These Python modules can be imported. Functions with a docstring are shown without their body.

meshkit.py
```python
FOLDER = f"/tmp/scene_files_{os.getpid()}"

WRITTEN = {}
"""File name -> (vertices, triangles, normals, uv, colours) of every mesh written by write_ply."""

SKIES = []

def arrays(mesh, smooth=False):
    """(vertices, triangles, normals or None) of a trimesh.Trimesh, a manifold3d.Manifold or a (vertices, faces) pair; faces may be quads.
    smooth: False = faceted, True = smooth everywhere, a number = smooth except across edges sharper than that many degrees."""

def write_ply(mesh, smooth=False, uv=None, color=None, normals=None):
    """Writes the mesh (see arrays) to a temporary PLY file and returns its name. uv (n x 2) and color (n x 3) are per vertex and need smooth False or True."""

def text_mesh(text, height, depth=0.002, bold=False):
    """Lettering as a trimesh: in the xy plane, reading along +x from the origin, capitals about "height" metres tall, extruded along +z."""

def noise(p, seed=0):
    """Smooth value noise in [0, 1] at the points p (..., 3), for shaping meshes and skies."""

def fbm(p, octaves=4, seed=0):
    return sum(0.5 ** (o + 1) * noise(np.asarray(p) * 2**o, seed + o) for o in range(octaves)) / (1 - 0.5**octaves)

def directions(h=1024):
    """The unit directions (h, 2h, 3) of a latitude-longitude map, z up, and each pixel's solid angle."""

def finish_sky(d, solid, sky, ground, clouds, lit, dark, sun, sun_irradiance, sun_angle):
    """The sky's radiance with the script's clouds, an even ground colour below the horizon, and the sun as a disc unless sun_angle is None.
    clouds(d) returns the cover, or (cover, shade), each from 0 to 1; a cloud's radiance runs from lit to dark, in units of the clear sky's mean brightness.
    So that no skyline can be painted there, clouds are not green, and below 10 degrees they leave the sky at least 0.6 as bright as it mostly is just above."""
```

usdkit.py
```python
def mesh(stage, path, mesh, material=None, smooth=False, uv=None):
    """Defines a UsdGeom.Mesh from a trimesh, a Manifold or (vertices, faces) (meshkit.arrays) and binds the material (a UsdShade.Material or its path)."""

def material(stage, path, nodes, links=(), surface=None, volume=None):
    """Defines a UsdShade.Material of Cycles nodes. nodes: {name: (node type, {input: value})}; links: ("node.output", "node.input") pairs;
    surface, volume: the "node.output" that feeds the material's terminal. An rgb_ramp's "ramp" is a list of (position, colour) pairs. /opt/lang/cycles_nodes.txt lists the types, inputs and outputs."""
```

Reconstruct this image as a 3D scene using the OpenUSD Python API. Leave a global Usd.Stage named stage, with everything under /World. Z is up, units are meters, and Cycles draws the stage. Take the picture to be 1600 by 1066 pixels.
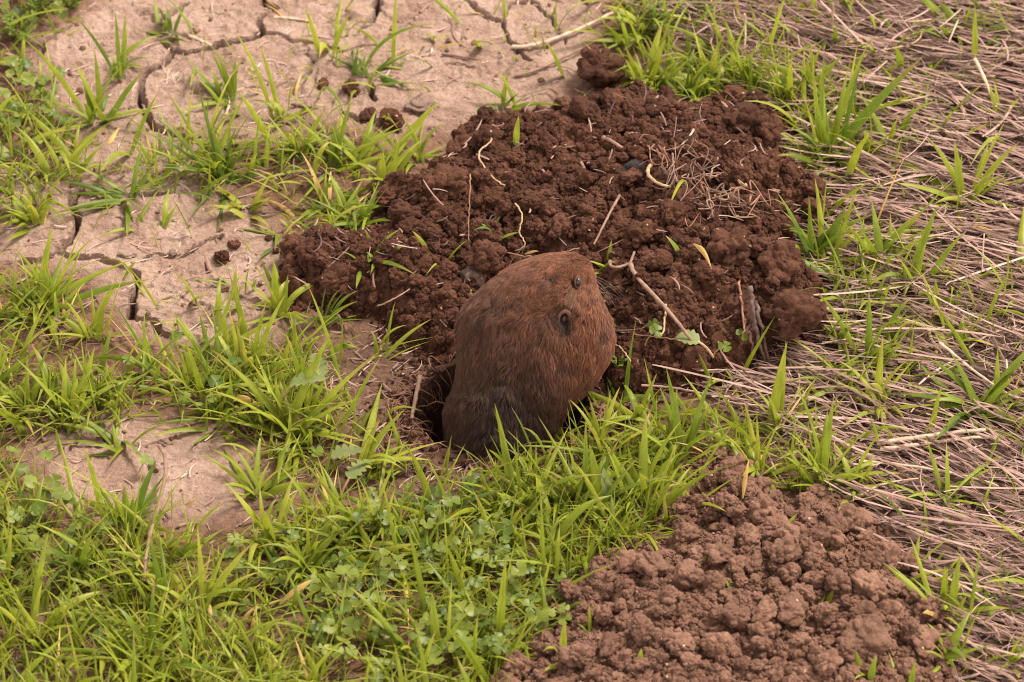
import math
import numpy as np, trimesh, shapely
from scipy import ndimage
from scipy.spatial import cKDTree
import usdkit, meshkit
from pxr import Usd, UsdGeom, UsdLux, UsdShade, Gf, Sdf, Vt

stage = Usd.Stage.CreateInMemory()
UsdGeom.SetStageUpAxis(stage, 'Z')
UsdGeom.SetStageMetersPerUnit(stage, 1.0)
world = UsdGeom.Xform.Define(stage, '/World')
stage.SetDefaultPrim(world.GetPrim())
UsdGeom.Scope.Define(stage, '/World/Looks')

# ------------------------------------------------------------------ camera, sky, sun
PITCH = math.radians(40.0)
DIST = 3.4
WIDE = 0.45                       # metres across the frame at the aim point
FOCAL = 36.0 * DIST / WIDE
SP, CP = math.sin(PITCH), math.cos(PITCH)
EYE = np.array([0.0, -DIST * CP, DIST * SP])
RIGHT, UP, FWD = np.array([1.0, 0, 0]), np.array([0, SP, CP]), np.array([0, CP, -SP])
cam = UsdGeom.Camera.Define(stage, '/World/camera')
cam.CreateHorizontalApertureAttr(36.0)
cam.CreateFocalLengthAttr(FOCAL)
cam.CreateClippingRangeAttr(Gf.Vec2f(0.1, 1000.0))
cam.CreateFStopAttr(20.0)
cam.CreateFocusDistanceAttr(3.37)
cam.CreateExposureAttr(2.08)
cam.AddTransformOp().Set(Gf.Matrix4d(*RIGHT, 0, *UP, 0, *(-FWD), 0, *EYE, 1))

SUN_EL, SUN_AZ = math.radians(58), math.radians(62)      # azimuth = atan2(x, y) of the direction towards the sun
sun_dir = np.array([math.cos(SUN_EL) * math.sin(SUN_AZ), math.cos(SUN_EL) * math.cos(SUN_AZ), math.sin(SUN_EL)])
sky = UsdLux.DomeLight.Define(stage, '/World/sky')
sky.GetPrim().SetCustomDataByKey('kind', 'structure')
sky_mat = usdkit.material(stage, '/World/Looks/overcast_sky', {
    'sky': ('sky_texture', {'sky_type': 'single_scattering', 'sun_disc': False, 'sun_elevation': SUN_EL, 'sun_rotation': SUN_AZ, 'altitude': 100.0}),
    'bw': ('rgb_to_bw', {}),
    'cloud': ('mix', {'mix_type': 'multiply', 'fac': 1.0, 'color2': (1.34, 1.15, 1.02)}),
    'co': ('texture_coordinate', {}),
    'n': ('noise_texture', {'scale': 2.5, 'detail': 5.0}),
    'r': ('rgb_ramp', {'ramp': [(0.3, (0.72,) * 3), (0.6, (1.0,) * 3)]}),
    'm': ('mix', {}),
    'bg': ('background_shader', {'strength': 0.12}),
}, [('sky.color', 'bw.color'), ('bw.val', 'cloud.color1'), ('co.generated', 'n.vector'), ('n.fac', 'r.fac'), ('r.color', 'm.fac'), ('sky.color', 'm.color1'),
    ('cloud.color', 'm.color2'), ('m.color', 'bg.color')], surface='bg.background')
UsdShade.MaterialBindingAPI.Apply(sky.GetPrim()).Bind(sky_mat)
sun = UsdLux.DistantLight.Define(stage, '/World/sun')
sun.CreateIntensityAttr(0.40)
sun.CreateAngleAttr(16.0)
sun.CreateColorAttr(Gf.Vec3f(1.0, 0.91, 0.81))
sun.GetPrim().CreateAttribute('inputs:normalize', Sdf.ValueTypeNames.Bool).Set(True)
zax = sun_dir / np.linalg.norm(sun_dir)
xax = np.cross([0, 0, 1.0], zax); xax /= np.linalg.norm(xax)
yax = np.cross(zax, xax)
sun.AddTransformOp().Set(Gf.Matrix4d(*xax, 0, *yax, 0, *zax, 0, *(zax * 10), 1))

# ------------------------------------------------------------------ helpers
S = WIDE / 1600.0                 # metres per photo pixel at the aim point


def ray(u, v):
    u, v = np.asarray(u, float), np.asarray(v, float)
    d = FWD * DIST + (u[..., None] - 800) * S * RIGHT + (533 - v[..., None]) * S * UP
    return d


def G(u, v, z=0.0):
    """The point at height z that a place in the photograph shows."""
    d = ray(u, v)
    t = (z - EYE[2]) / d[..., 2]
    return EYE + d * t[..., None]


def to_px(p):
    q = np.asarray(p, float) - EYE
    w = q @ FWD
    return 800 + q[..., 0] / w * DIST / S, 533 - (q @ UP) / w * DIST / S


used = {}


def numbered(path):
    k = used.get(path, -1) + 1
    used[path] = k
    return path if k == 0 else f'{path}_{k:03d}'


def tag(prim, label=None, cat=None, group=None, kind=None):
    p = prim.GetPrim() if hasattr(prim, 'GetPrim') else prim
    for k, t in (('label', label), ('category', cat), ('group', group), ('kind', kind)):
        if t:
            p.SetCustomDataByKey(k, t)
    return p


def obj(name, mesh, mat, parent='/World', smooth=False, uv=None):
    parent = str(parent.GetPath()) if hasattr(parent, 'GetPath') else parent
    path = numbered(f'{parent}/{name}')
    return usdkit.mesh(stage, path, mesh, '/World/Looks/' + mat, smooth=smooth, uv=uv)


def thing(name, label, cat, loc=(0, 0, 0), group=None):
    x = UsdGeom.Xform.Define(stage, numbered('/World/' + name))
    x.AddTranslateOp().Set(Gf.Vec3d(*map(float, loc)))
    tag(x, label, cat, group)
    return x


def catmull(P, n):
    P = np.asarray(P, float)
    t = np.linspace(0, len(P) - 1, n)
    from scipy.interpolate import CubicSpline
    return CubicSpline(np.arange(len(P)), P)(t) if len(P) > 2 else P[0] + (P[1] - P[0]) * (t[:, None] / (len(P) - 1))


def tube(P, r, sides=6, flat=1.0, cap=True, twist=0.0):
    """A tube along P (n,3) with radii r (n)."""
    P = np.asarray(P, float); n = len(P)
    r = np.broadcast_to(np.asarray(r, float), (n,))
    T = np.gradient(P, axis=0); T /= np.linalg.norm(T, axis=1, keepdims=True) + 1e-12
    a = np.cross(T, [0, 0, 1.0]); bad = np.linalg.norm(a, axis=1) < 1e-3
    a[bad] = [1, 0, 0]; a /= np.linalg.norm(a, axis=1, keepdims=True)
    b = np.cross(a, T)
    th = np.linspace(0, 2 * np.pi, sides, endpoint=False) + twist
    V = P[:, None] + (np.cos(th)[None, :, None] * a[:, None] + flat * np.sin(th)[None, :, None] * b[:, None]) * r[:, None, None]
    V = V.reshape(-1, 3)
    i = np.arange(n - 1)[:, None] * sides; j = np.arange(sides)[None]; j2 = (j + 1) % sides
    q = np.stack([i + j, i + j2, i + sides + j2, i + sides + j], -1).reshape(-1, 4)
    F = np.vstack([q[:, [0, 1, 2]], q[:, [0, 2, 3]]])
    if cap:
        k = len(V); V = np.vstack([V, P[:1], P[-1:]])
        jj = np.arange(sides)
        F = np.vstack([F, np.stack([(jj + 1) % sides, jj, np.full(sides, k)], 1), np.stack([(n - 1) * sides + jj, (n - 1) * sides + (jj + 1) % sides, np.full(sides, k + 1)], 1)])
    return V, F


def join(parts):
    V, F, U, n = [], [], [], 0
    for p in parts:
        V.append(p[0]); F.append(p[1] + n); n += len(p[0])
        if len(p) > 2: U.append(p[2])
    return (np.vstack(V), np.vstack(F)) + ((np.vstack(U),) if U else ())


def blades(P0, P1, P2, w, roll, tint, nseg=8, fold=0.28, base_w=0.55, tip_pow=2.2, wave=None):
    """N grass blades along quadratic curves: vertices, triangles, uv (u = tint class + across, v = along)."""
    P0, P1, P2 = (np.atleast_2d(x) for x in (P0, P1, P2)); N = len(P0)
    t = np.linspace(0, 1, nseg + 1)
    tt = t[None, :, None]
    C = P0[:, None] * (1 - tt) ** 2 + 2 * P1[:, None] * tt * (1 - tt) + P2[:, None] * tt ** 2
    T = 2 * (P1 - P0)[:, None] * (1 - tt) + 2 * (P2 - P1)[:, None] * tt
    T /= np.linalg.norm(T, axis=-1, keepdims=True) + 1e-12
    side = np.cross(P2 - P0, [0, 0, 1.0]); l = np.linalg.norm(side, axis=1, keepdims=True)
    side = np.where(l > 1e-6, side / np.maximum(l, 1e-9), [1.0, 0, 0])
    A = side[:, None] - T * (side[:, None] * T).sum(-1, keepdims=True)
    A /= np.linalg.norm(A, axis=-1, keepdims=True) + 1e-12
    B = np.cross(T, A)
    th = (np.asarray(roll)[:, None] * (0.35 + 0.65 * t[None]))[..., None]
    A, B = A * np.cos(th) + B * np.sin(th), B * np.cos(th) - A * np.sin(th)
    prof = np.minimum(1, base_w + 1.6 * t) * (1 - t ** tip_pow) + 0.02
    W = (np.asarray(w)[:, None] * prof[None] * 0.5)[..., None]
    f = fold
    V = np.stack([C - A * W + B * W * f, C - B * W * f, C + A * W + B * W * f], 2)          # N, n+1, 3, 3
    uv = np.zeros((N, nseg + 1, 3, 2))
    uv[..., 0] = np.floor(np.asarray(tint) * 16)[:, None, None] + np.array([0.06, 0.5, 0.94])
    uv[..., 1] = t[None, :, None]
    V, uv = V.reshape(-1, 3), uv.reshape(-1, 2)
    k = (np.arange(N)[:, None] * (nseg + 1) + np.arange(nseg)[None]).reshape(-1) * 3
    F = np.concatenate([np.stack([k + a, k + a + 1, k + a + 4, k + a + 3], 1) for a in (0, 1)])
    return V, np.vstack([F[:, [0, 1, 2]], F[:, [0, 2, 3]]]), uv


# ------------------------------------------------------------------ materials
def tint_material(name, ramp, base, tip, tip_from=0.75, trans=0.40, rough=0.42, vein=0.12, spec=0.25):
    """A leaf: colour by tint class (floor u), a paler base and a dry tip by v, parallel veins by fract u."""
    usdkit.material(stage, '/World/Looks/' + name, {
        'uv': ('uvmap', {'attribute': 'st'}), 'x': ('separate_xyz', {}),
        'fl': ('math', {'math_type': 'floor'}), 'dv': ('math', {'math_type': 'divide', 'value2': 16.0}), 'fr': ('math', {'math_type': 'fraction'}),
        'ramp': ('rgb_ramp', {'ramp': ramp}),
        'vb': ('map_range', {'from_min': 0.0, 'from_max': 0.22, 'to_min': 0.75, 'to_max': 0.0, 'clamp': True}),
        'mb': ('mix', {'color2': base}),
        'wn': ('white_noise_texture', {'dimensions': '1D'}), 'wt': ('map_range', {'from_min': 0.40, 'from_max': 1.0, 'to_min': 0.0, 'to_max': 0.9, 'clamp': True}),
        'vt': ('map_range', {'from_min': tip_from, 'from_max': 1.0, 'to_min': 0.0, 'to_max': 1.0, 'clamp': True}), 'tm': ('math', {'math_type': 'multiply'}),
        'mt': ('mix', {'color2': tip}),
        'sn': ('math', {'math_type': 'multiply', 'value2': 44.0}), 'si': ('math', {'math_type': 'sine'}),
        'vs': ('map_range', {'from_min': -1.0, 'from_max': 1.0, 'to_min': 1 - vein, 'to_max': 1 + vein, 'clamp': True}),
        'geo': ('geometry', {}), 'no': ('noise_texture', {'scale': 120.0, 'detail': 3.0}), 'nr': ('map_range', {'from_min': 0.3, 'from_max': 0.7, 'to_min': 0.8, 'to_max': 1.18, 'clamp': True}),
        'mm': ('math', {'math_type': 'multiply'}), 'cm': ('vector_math', {'math_type': 'scale'}),
        'p': ('principled_bsdf', {'roughness': rough, 'specular_ior_level': spec}), 'tr': ('translucent_bsdf', {}), 'mx': ('mix_closure', {'fac': trans}),
    }, [('uv.UV', 'x.vector'), ('x.x', 'fl.value1'), ('fl.value', 'dv.value1'), ('x.x', 'fr.value1'), ('dv.value', 'ramp.fac'), ('x.y', 'vb.value'), ('vb.result', 'mb.fac'), ('ramp.color', 'mb.color1'),
        ('fl.value', 'wn.w'), ('wn.value', 'wt.value'), ('x.y', 'vt.value'), ('vt.result', 'tm.value1'), ('wt.result', 'tm.value2'), ('tm.value', 'mt.fac'), ('mb.color', 'mt.color1'),
        ('fr.value', 'sn.value1'), ('sn.value', 'si.value1'), ('si.value', 'vs.value'), ('geo.position', 'no.vector'), ('no.fac', 'nr.value'), ('vs.result', 'mm.value1'), ('nr.result', 'mm.value2'),
        ('mt.color', 'cm.vector1'), ('mm.value', 'cm.scale'), ('cm.vector', 'p.base_color'), ('cm.vector', 'tr.color'), ('p.BSDF', 'mx.closure1'), ('tr.BSDF', 'mx.closure2')], surface='mx.closure')


GREEN = [(0.0, (0.075, 0.125, 0.012)), (0.25, (0.130, 0.180, 0.014)), (0.5, (0.185, 0.228, 0.016)), (0.75, (0.235, 0.266, 0.022)), (1.0, (0.29, 0.298, 0.034))]
tint_material('grass_leaf', GREEN, (0.24, 0.25, 0.09), (0.34, 0.22, 0.07), tip_from=0.68)
tint_material('dry_leaf', [(0.0, (0.32, 0.21, 0.08)), (0.5, (0.42, 0.27, 0.075)), (1.0, (0.46, 0.34, 0.15))], (0.22, 0.24, 0.06), (0.34, 0.22, 0.12), trans=0.25, rough=0.6)
tint_material('clover_leaf', [(0.0, (0.075, 0.120, 0.018)), (0.5, (0.140, 0.185, 0.024)), (1.0, (0.20, 0.23, 0.034))], (0.17, 0.21, 0.05), (0.12, 0.18, 0.04), vein=0.05)
tint_material('pale_leaf', [(0.0, (0.15, 0.19, 0.06)), (1.0, (0.19, 0.215, 0.075))], (0.2, 0.25, 0.08), (0.2, 0.25, 0.08), vein=0.08)
tint_material('straw', [(0.0, (0.060, 0.031, 0.023)), (0.28, (0.150, 0.084, 0.064)), (0.5, (0.285, 0.174, 0.137)), (0.75, (0.42, 0.275, 0.225)), (1.0, (0.58, 0.42, 0.355))], (0.28, 0.17, 0.125), (0.25, 0.16, 0.11),
              trans=0.06, rough=0.55, vein=0.2, spec=0.35)


def soil_material(name, dark, mid, light, fleck, s=1.0, bump=0.9, zone=False):
    usdkit.material(stage, '/World/Looks/' + name, {
        'geo': ('geometry', {}), 'oi': ('object_info', {}),
        'n1': ('noise_texture', {'scale': 90.0 * s, 'detail': 6.0, 'roughness': 0.62}), 'n2': ('noise_texture', {'scale': 900.0 * s, 'detail': 5.0, 'roughness': 0.7}),
        'a': ('math', {'math_type': 'multiply', 'value2': 0.55}), 'b': ('math', {'math_type': 'multiply_add', 'value2': 0.45}),
        'ramp': ('rgb_ramp', {'ramp': [(0.36, dark), (0.5, mid), (0.66, light)]}),
        'v': ('voronoi_texture', {'scale': 420.0 * s}), 'vc': ('separate_xyz', {}), 'vf': ('math', {'math_type': 'less_than', 'value2': 0.022}), 'vd': ('math', {'math_type': 'less_than', 'value2': 0.26}), 'vm': ('math', {'math_type': 'multiply'}),
        'mf': ('mix', {'color2': fleck}),
        'ov': ('map_range', {'from_min': 0.0, 'from_max': 1.0, 'to_min': 0.82, 'to_max': 1.2, 'clamp': True}), 'sc': ('vector_math', {'math_type': 'scale'}),
        'n3': ('noise_texture', {'scale': 1500.0 * s, 'detail': 4.0, 'roughness': 0.75}), 'n4': ('noise_texture', {'scale': 420.0 * s, 'detail': 3.0}), 'h': ('math', {'math_type': 'multiply_add', 'value2': 2.0}),
        'bump': ('bump', {'strength': bump, 'distance': 0.0007}),
        'p': ('principled_bsdf', {'roughness': 0.92, 'specular_ior_level': 0.12}),
    }, [('geo.position', 'n1.vector'), ('geo.position', 'n2.vector'), ('n1.fac', 'a.value1'), ('n2.fac', 'b.value1'), ('a.value', 'b.value3'), ('b.value', 'ramp.fac'),
        ('geo.position', 'v.vector'), ('v.color', 'vc.vector'), ('vc.x', 'vf.value1'), ('v.distance', 'vd.value1'), ('vf.value', 'vm.value1'), ('vd.value', 'vm.value2'), ('vm.value', 'mf.fac'), ('ramp.color', 'mf.color1'),
        ('oi.random', 'ov.value'), ('mf.color', 'sc.vector1'), ('ov.result', 'sc.scale'), ('sc.vector', 'p.base_color'),
        ('geo.position', 'n3.vector'), ('geo.position', 'n4.vector'), ('n4.fac', 'h.value1'), ('n3.fac', 'h.value3'), ('h.value', 'bump.height'), ('bump.normal', 'p.normal')], surface='p.BSDF')


soil_material('dark_soil', (0.034, 0.0140, 0.0080), (0.064, 0.0272, 0.0160), (0.115, 0.053, 0.033), (0.34, 0.22, 0.14))
soil_material('clay_crumb', (0.13, 0.072, 0.046), (0.21, 0.122, 0.08), (0.30, 0.185, 0.13), (0.42, 0.30, 0.21))
soil_material('brown_soil', (0.092, 0.047, 0.0305), (0.146, 0.078, 0.052), (0.215, 0.122, 0.084), (0.42, 0.30, 0.21))
soil_material('stone', (0.11, 0.074, 0.056), (0.17, 0.115, 0.09), (0.23, 0.165, 0.13), (0.3, 0.24, 0.2), s=0.7, bump=0.4)
soil_material('charred_lump', (0.016, 0.012, 0.012), (0.03, 0.022, 0.021), (0.06, 0.046, 0.042), (0.12, 0.1, 0.09), s=0.8, bump=0.6)

# the ground: zone = (bare clay, straw-covered soil, turned dark soil); elsewhere lawn soil
usdkit.material(stage, '/World/Looks/ground_soil', {
    'geo': ('geometry', {}), 'z': ('attribute', {'attribute': 'zone'}), 'zs': ('separate_xyz', {}),
    'n1': ('noise_texture', {'scale': 28.0, 'detail': 7.0, 'roughness': 0.62}), 'n2': ('noise_texture', {'scale': 420.0, 'detail': 6.0, 'roughness': 0.72}),
    'a': ('math', {'math_type': 'multiply', 'value2': 0.55}), 'b': ('math', {'math_type': 'multiply_add', 'value2': 0.45}),
    'clay': ('rgb_ramp', {'ramp': [(0.34, (0.190, 0.116, 0.082)), (0.47, (0.295, 0.194, 0.144)), (0.58, (0.38, 0.268, 0.208)), (0.68, (0.47, 0.35, 0.285))]}),
    'lawn': ('rgb_ramp', {'ramp': [(0.36, (0.095, 0.048, 0.028)), (0.5, (0.17, 0.090, 0.056)), (0.66, (0.26, 0.155, 0.10))]}),
    'stra': ('rgb_ramp', {'ramp': [(0.36, (0.06, 0.034, 0.024)), (0.5, (0.115, 0.068, 0.048)), (0.66, (0.19, 0.12, 0.088))]}),
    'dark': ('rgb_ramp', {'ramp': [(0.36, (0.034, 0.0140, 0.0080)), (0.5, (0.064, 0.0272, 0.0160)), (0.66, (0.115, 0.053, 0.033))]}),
    'm1': ('mix', {}), 'm2': ('mix', {}), 'm3': ('mix', {}),
    'v': ('voronoi_texture', {'scale': 260.0}), 'vc': ('separate_xyz', {}), 'vf': ('math', {'math_type': 'less_than', 'value2': 0.02}), 'vd': ('math', {'math_type': 'less_than', 'value2': 0.17}), 'vm': ('math', {'math_type': 'multiply'}),
    'mf': ('mix', {'color2': (0.45, 0.33, 0.24)}),
    'n3': ('noise_texture', {'scale': 1100.0, 'detail': 4.0, 'roughness': 0.75}), 'n4': ('noise_texture', {'scale': 260.0, 'detail': 4.0, 'roughness': 0.65}), 'h': ('math', {'math_type': 'multiply_add', 'value2': 2.4}),
    'bump': ('bump', {'strength': 1.0, 'distance': 0.0013}),
    'p': ('principled_bsdf', {'roughness': 0.9, 'specular_ior_level': 0.15}),
}, [('geo.position', 'n1.vector'), ('geo.position', 'n2.vector'), ('n1.fac', 'a.value1'), ('n2.fac', 'b.value1'), ('a.value', 'b.value3'),
    ('b.value', 'clay.fac'), ('b.value', 'lawn.fac'), ('b.value', 'stra.fac'), ('b.value', 'dark.fac'), ('z.vector', 'zs.vector'),
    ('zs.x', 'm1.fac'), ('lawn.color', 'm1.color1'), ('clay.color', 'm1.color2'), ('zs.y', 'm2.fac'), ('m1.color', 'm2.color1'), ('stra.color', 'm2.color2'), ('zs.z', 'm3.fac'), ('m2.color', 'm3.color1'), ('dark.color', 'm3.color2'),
    ('geo.position', 'v.vector'), ('v.color', 'vc.vector'), ('vc.x', 'vf.value1'), ('v.distance', 'vd.value1'), ('vf.value', 'vm.value1'), ('vd.value', 'vm.value2'), ('vm.value', 'mf.fac'), ('m3.color', 'mf.color1'), ('mf.color', 'p.base_color'),
    ('geo.position', 'n3.vector'), ('geo.position', 'n4.vector'), ('n4.fac', 'h.value1'), ('n3.fac', 'h.value3'), ('h.value', 'bump.height'), ('bump.normal', 'p.normal')], surface='p.BSDF')


def plain(name, color, rough=0.6, spec=0.3, var=0.25, scale=300.0):
    lo, hi = tuple(c * (1 - var) for c in color), tuple(c * (1 + var) for c in color)
    usdkit.material(stage, '/World/Looks/' + name, {'geo': ('geometry', {}), 'n': ('noise_texture', {'scale': scale, 'detail': 4.0}), 'r': ('rgb_ramp', {'ramp': [(0.35, lo), (0.65, hi)]}),
                    'b': ('bump', {'strength': 0.4, 'distance': 0.0003}), 'p': ('principled_bsdf', {'roughness': rough, 'specular_ior_level': spec})},
                    [('geo.position', 'n.vector'), ('n.fac', 'r.fac'), ('r.color', 'p.base_color'), ('n.fac', 'b.height'), ('b.normal', 'p.normal')], surface='p.BSDF')


plain('pale_stem', (0.40, 0.28, 0.20))
plain('brown_stem', (0.185, 0.108, 0.075))
plain('dark_stem', (0.085, 0.050, 0.038))
plain('root_skin', (0.20, 0.098, 0.058))
plain('pale_root', (0.30, 0.20, 0.105))
plain('pale_fluff', (0.55, 0.44, 0.35))
plain('skin', (0.045, 0.024, 0.017), rough=0.8)
plain('ear_skin', (0.10, 0.042, 0.027), rough=0.6, var=0.35)
plain('dark_skin', (0.012, 0.008, 0.007), rough=0.7)
plain('eye_black', (0.006, 0.005, 0.005), rough=0.08, spec=0.6, var=0.05)
plain('whisker_hair', (0.20, 0.14, 0.10), rough=0.4)
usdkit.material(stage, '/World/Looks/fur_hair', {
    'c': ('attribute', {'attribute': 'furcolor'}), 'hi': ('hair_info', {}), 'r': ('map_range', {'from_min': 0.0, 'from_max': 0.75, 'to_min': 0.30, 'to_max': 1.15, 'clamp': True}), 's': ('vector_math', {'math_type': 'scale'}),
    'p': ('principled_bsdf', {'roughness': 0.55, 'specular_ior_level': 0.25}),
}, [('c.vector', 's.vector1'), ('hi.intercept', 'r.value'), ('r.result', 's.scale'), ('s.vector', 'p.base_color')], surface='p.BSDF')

# ------------------------------------------------------------------ where things are on the ground (places read off the photograph, laid on the ground plane)
X0, X1, Y0, Y1, DG = -0.30, 0.30, -0.31, 0.35, 0.001
gx, gy = np.arange(X0, X1, DG), np.arange(Y0, Y1, DG)
GX, GY = np.meshgrid(gx, gy, indexing='ij')


def area(pts):
    q = G(*np.array(pts, float).T)[:, :2]
    return shapely.Polygon(q).buffer(0)


def raster(poly, x=None, y=None):
    shapely.prepare(poly)
    return shapely.contains_xy(poly, GX if x is None else x, GY if y is None else y)


def sampler(field, fill=0.0):
    def f(x, y):
        x, y = np.asarray(x, float), np.asarray(y, float)
        r = ndimage.map_coordinates(field, [(np.atleast_1d(x) - X0) / DG, (np.atleast_1d(y) - Y0) / DG], order=1, mode='nearest')
        return r if x.ndim else float(r[0])
    return f


rng = np.random.default_rng(7)
p3 = lambda x, y, s, o=0.0: np.stack([np.asarray(x) * s + o, np.asarray(y) * s + o * 1.7, np.full(np.shape(x), o)], -1)

UPPER = [(690, 262), (735, 235), (735, 205), (790, 197), (870, 196), (950, 172), (1000, 158), (1060, 185), (1130, 170), (1195, 170), (1222, 215), (1235, 280), (1285, 305), (1290, 335), (1240, 345), (1245, 405), (1285, 470), (1290, 520),
         (1205, 548), (1150, 585), (1050, 605), (955, 612), (930, 560), (900, 480), (820, 450), (750, 480), (712, 560), (670, 540), (600, 505), (555, 487), (480, 478), (447, 450), (450, 385), (485, 372), (560, 390), (600, 352), (596, 292), (645, 290)]
LOWER = [(790, 1300), (790, 1066), (830, 1040), (885, 1000), (870, 950), (915, 910), (985, 885), (1085, 855), (1040, 810), (1090, 795), (1120, 745), (1118, 718), (1155, 720), (1190, 765), (1215, 795), (1250, 800), (1290, 785), (1305, 812), (1345, 805),
         (1375, 835), (1412, 885), (1408, 920), (1435, 955), (1475, 990), (1490, 1066), (1500, 1300)]
CLAY = [(40, 60), (130, 40), (200, -150), (960, -150), (930, 90), (860, 150), (780, 185), (700, 200), (620, 215), (520, 190), (430, 210), (340, 250), (330, 290), (420, 330), (445, 390), (440, 460), (470, 490), (420, 540), (340, 560), (250, 540), (190, 480), (110, 420),
        (-10, 400), (-20, 270), (80, 250), (120, 160), (40, 130)]
CLAY2 = [(50, 680), (150, 650), (350, 670), (400, 720), (390, 800), (300, 830), (130, 800), (80, 780)]
STRAW = [(975, -150), (1000, 30), (1080, 70), (1160, 130), (1200, 230), (1230, 300), (1210, 350), (1210, 430), (1240, 500), (1225, 545), (1150, 585), (1080, 620), (1130, 660), (1240, 690), (1300, 760), (1400, 850), (1450, 940), (1500, 1000), (1500, 1300), (1900, 1300), (1900, -150)]
LITTER = [(470, 520), (560, 500), (620, 520), (690, 545), (705, 590), (670, 640), (690, 700), (740, 730), (660, 780), (560, 760), (520, 690), (545, 620), (480, 590)]
um, lm = raster(area(UPPER)), raster(area(LOWER))
ud, ld = (ndimage.distance_transform_edt(m) * DG - ndimage.distance_transform_edt(~m) * DG for m in (um, lm))
clay = ndimage.gaussian_filter((raster(area(CLAY)) | raster(area(CLAY2))).astype(float), 6)
strawf = ndimage.gaussian_filter(raster(area(STRAW)).astype(float), 7)
litter = ndimage.gaussian_filter(raster(area(LITTER)).astype(float), 5)
HC = G(784, 640)[:2]
HA, HB = 0.0393, 0.0335
_e = np.stack([GX, GY, 0 * GX], -1)
ud += (meshkit.fbm(_e * 55, 4, 17) - 0.5) * 0.017 + (meshkit.fbm(_e * 240, 3, 18) - 0.5) * 0.007
ld += (meshkit.fbm(_e * 60, 4, 19) - 0.5) * 0.016 + 0.002 + (meshkit.fbm(_e * 240, 3, 20) - 0.5) * 0.007
_q = G(903, 160)
ud -= 0.035 * np.exp(-(((GX - _q[0]) / 0.013) ** 2 + ((GY - _q[1]) / 0.016) ** 2))
clay_s, straw_s, litter_s, ud_s, ld_s = map(sampler, (clay, strawf, litter, ud, ld))

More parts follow.
